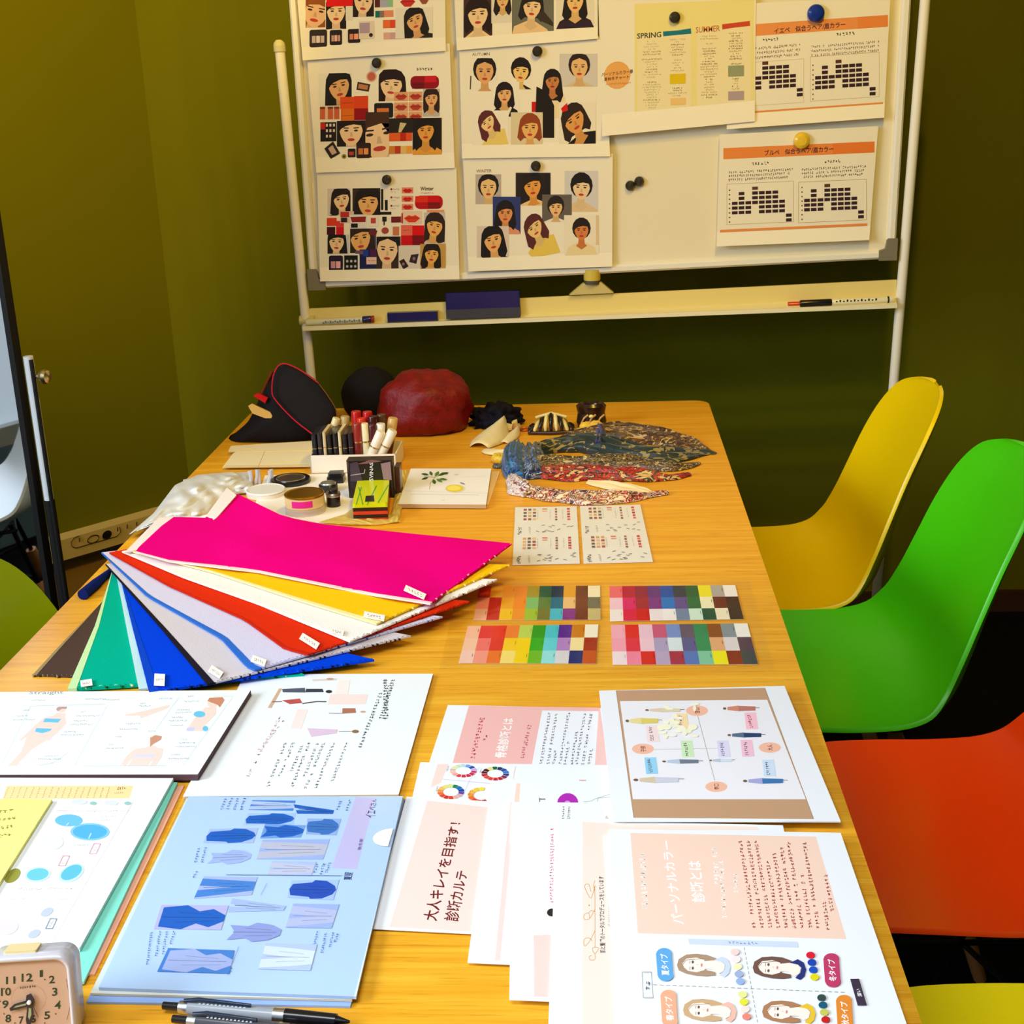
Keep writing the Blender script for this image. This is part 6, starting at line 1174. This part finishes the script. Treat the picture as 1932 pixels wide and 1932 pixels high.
ringmesh([(.027, .029, .008, -.030), (.032, .034, .010, -.026), (.0335, .0355, .011, -.004), (.032, .034, .010, .0005), (.0295, .0315, .009, .0005), (.0293, .0313, .009, -.002)], (198, 196, 204)).build('body', GLOSSY, t, label='silver rounded case')
ringmesh([(.0292, .0312, .009, -.0018), (.0292, .0312, .009, -.0014)], (196, 160, 132)).build('dial', PAPER, t)
s = Pen(pl=(O - dn * .0013, dn)); C(s, 0, 1450, 4.008)
dg = (54, 66, 40)
for tx, x, y, w_, h_ in (('11', 80, 1603, 70, 56), ('12', 205, 1582, 84, 62), ('1', 312, 1552, 24, 52), ('2', 392, 1597, 44, 58), ('3', 414, 1690, 40, 62), ('4', 436, 1792, 46, 56), ('5', 356, 1868, 44, 58), ('6', 250, 1895, 44, 60), ('7', 160, 1905, 36, 56), ('8', 62, 1892, 44, 60), ('9', 40, 1785, 48, 60), ('10', 45, 1690, 76, 62)):
    s.text(tx, [(x - w_ / 2, y + h_ / 2), (x + w_ / 2, y + h_ / 2 - 4), (x + w_ / 2, y - h_ / 2 - 4), (x - w_ / 2, y - h_ / 2)], dg)
s.scrib([(150, 1670), (272, 1655), (270, 1635), (148, 1650)], 7, (60, 50, 40), 2, 4)
s.line([(215 + 130 * cos(a), 1740 + 110 * sin(a)) for a in [2 * pi * i / 30 for i in range(31)]], 1.6, (190, 150, 130)); s.line([(500, 1590), (520, 1700), (530, 1800), (505, 1900)], 3, (120, 86, 66))
for i in range(12): a = 2 * pi * i / 12; s.ell(225 + 205 * cos(a) * 1.1, 1760 + 190 * sin(a), 5, 5, dg)
s.build('numerals', PAPER, t)
s = Pen(pl=(O + dn * .0004, dn)); C(s, 0, 1450, 4.008); hb = (44, 40, 52)
s.poly([(235, 1700), (262, 1745), (250, 1790), (80, 1835), (70, 1815), (110, 1780), (195, 1755), (200, 1715)], hb); s.poly([(100, 1812), (120, 1795), (200, 1775), (195, 1790)], (150, 160, 120)); s.build('hour_hand', GLOSSY, t)
s = Pen(pl=(O + dn * .0008, dn)); C(s, 0, 1450, 4.008); s.poly([(210, 1770), (245, 1775), (255, 1850), (235, 1935), (205, 1960), (195, 1900)], hb); s.poly([(218, 1810), (236, 1815), (238, 1860), (222, 1900), (212, 1880)], (150, 160, 120)); s.line([(240, 1780), (290, 1880)], 4, hb); s.build('minute_hand', GLOSSY, t)
cx_ = Pen(pl=(O, dn)); C(cx_, 0, 1450, 4.008); cp = cx_.W(224, 1764); MB().lathe(cp, [(.0016, -.001), (.0016, .002), (.001, .0026), (0, .0026)], (240, 240, 244), 16, dn).build('centre_cap', GLOSSY, t)
MB().prism([O + cr_ * a + cu_ * .0352 + dn * b for a, b in ((-.018, -.006), (.006, -.006), (.006, -.020), (-.018, -.020))], cu_ * .0022, (232, 210, 150)).build('snooze_button', GLOSSY, t, bevel=.0008, label='cream snooze button')
GPn = 'ballpoint pens at the bottom edge'
def pen(a, b, label, mid):
    t = thing('ballpoint_pen', label, 'pen', a, GPn); d = b - a; dl = d.normalized(); sd = dl.cross(Vector((0, 0, 1)))
    def seg(u0, u1, r0, r1, c, pn, m=GLOSSY): MB().tube([a + d * u0, a + d * (u0 + (u1 - u0) * .5), a + d * u1], [r0, (r0 + r1) / 2, r1], c, 16).build(pn, m, t)
    seg(0, .09, .0030, .0032, (22, 22, 26), 'push_button'); seg(.09, .14, .0048, .0052, (200, 204, 214), 'chrome_collar', METAL); seg(.14, .62, .0055, .0055, mid, 'barrel'); seg(.60, .66, .0058, .0058, (210, 214, 222), 'chrome_ring', METAL)
    seg(.66, .93, .0060, .0052, (18, 18, 22), 'grip'); seg(.93, 1, .0040, .0010, (60, 60, 66), 'tip', METAL)
    up = Vector((0, 0, 1)); MB().tube([a + d * .12 + up * .0062, a + d * .2 + up * .0082, a + d * .48 + up * .0070], [.0016, .0019, .0014], (30, 44, 66), 8).build('clip', GLOSSY, t)
    m_ = MB()
    for i in range(12): p = a + d * (.2 + .022 * i) + up * .0056 - Vector((0, .0018, 0)); m_.box((p.x, p.y, p.z - .0002), (p.x + .0016, p.y + .0012 + (i % 3) * .0005, p.z), (226, 230, 234))
    m_.build('barrel_print', PAPER, t); return t
pen(at(308, 1897, T + .0062), at(660, 1928, T + .0062), 'black gel pen just below the blue folder, the upper one of two', (150, 156, 164))
pen(at(326, 1922, T + .0062), at(664, 1958, T + .0062), 'dark pen cut off by the bottom of the picture, below the other pen', (70, 72, 80))
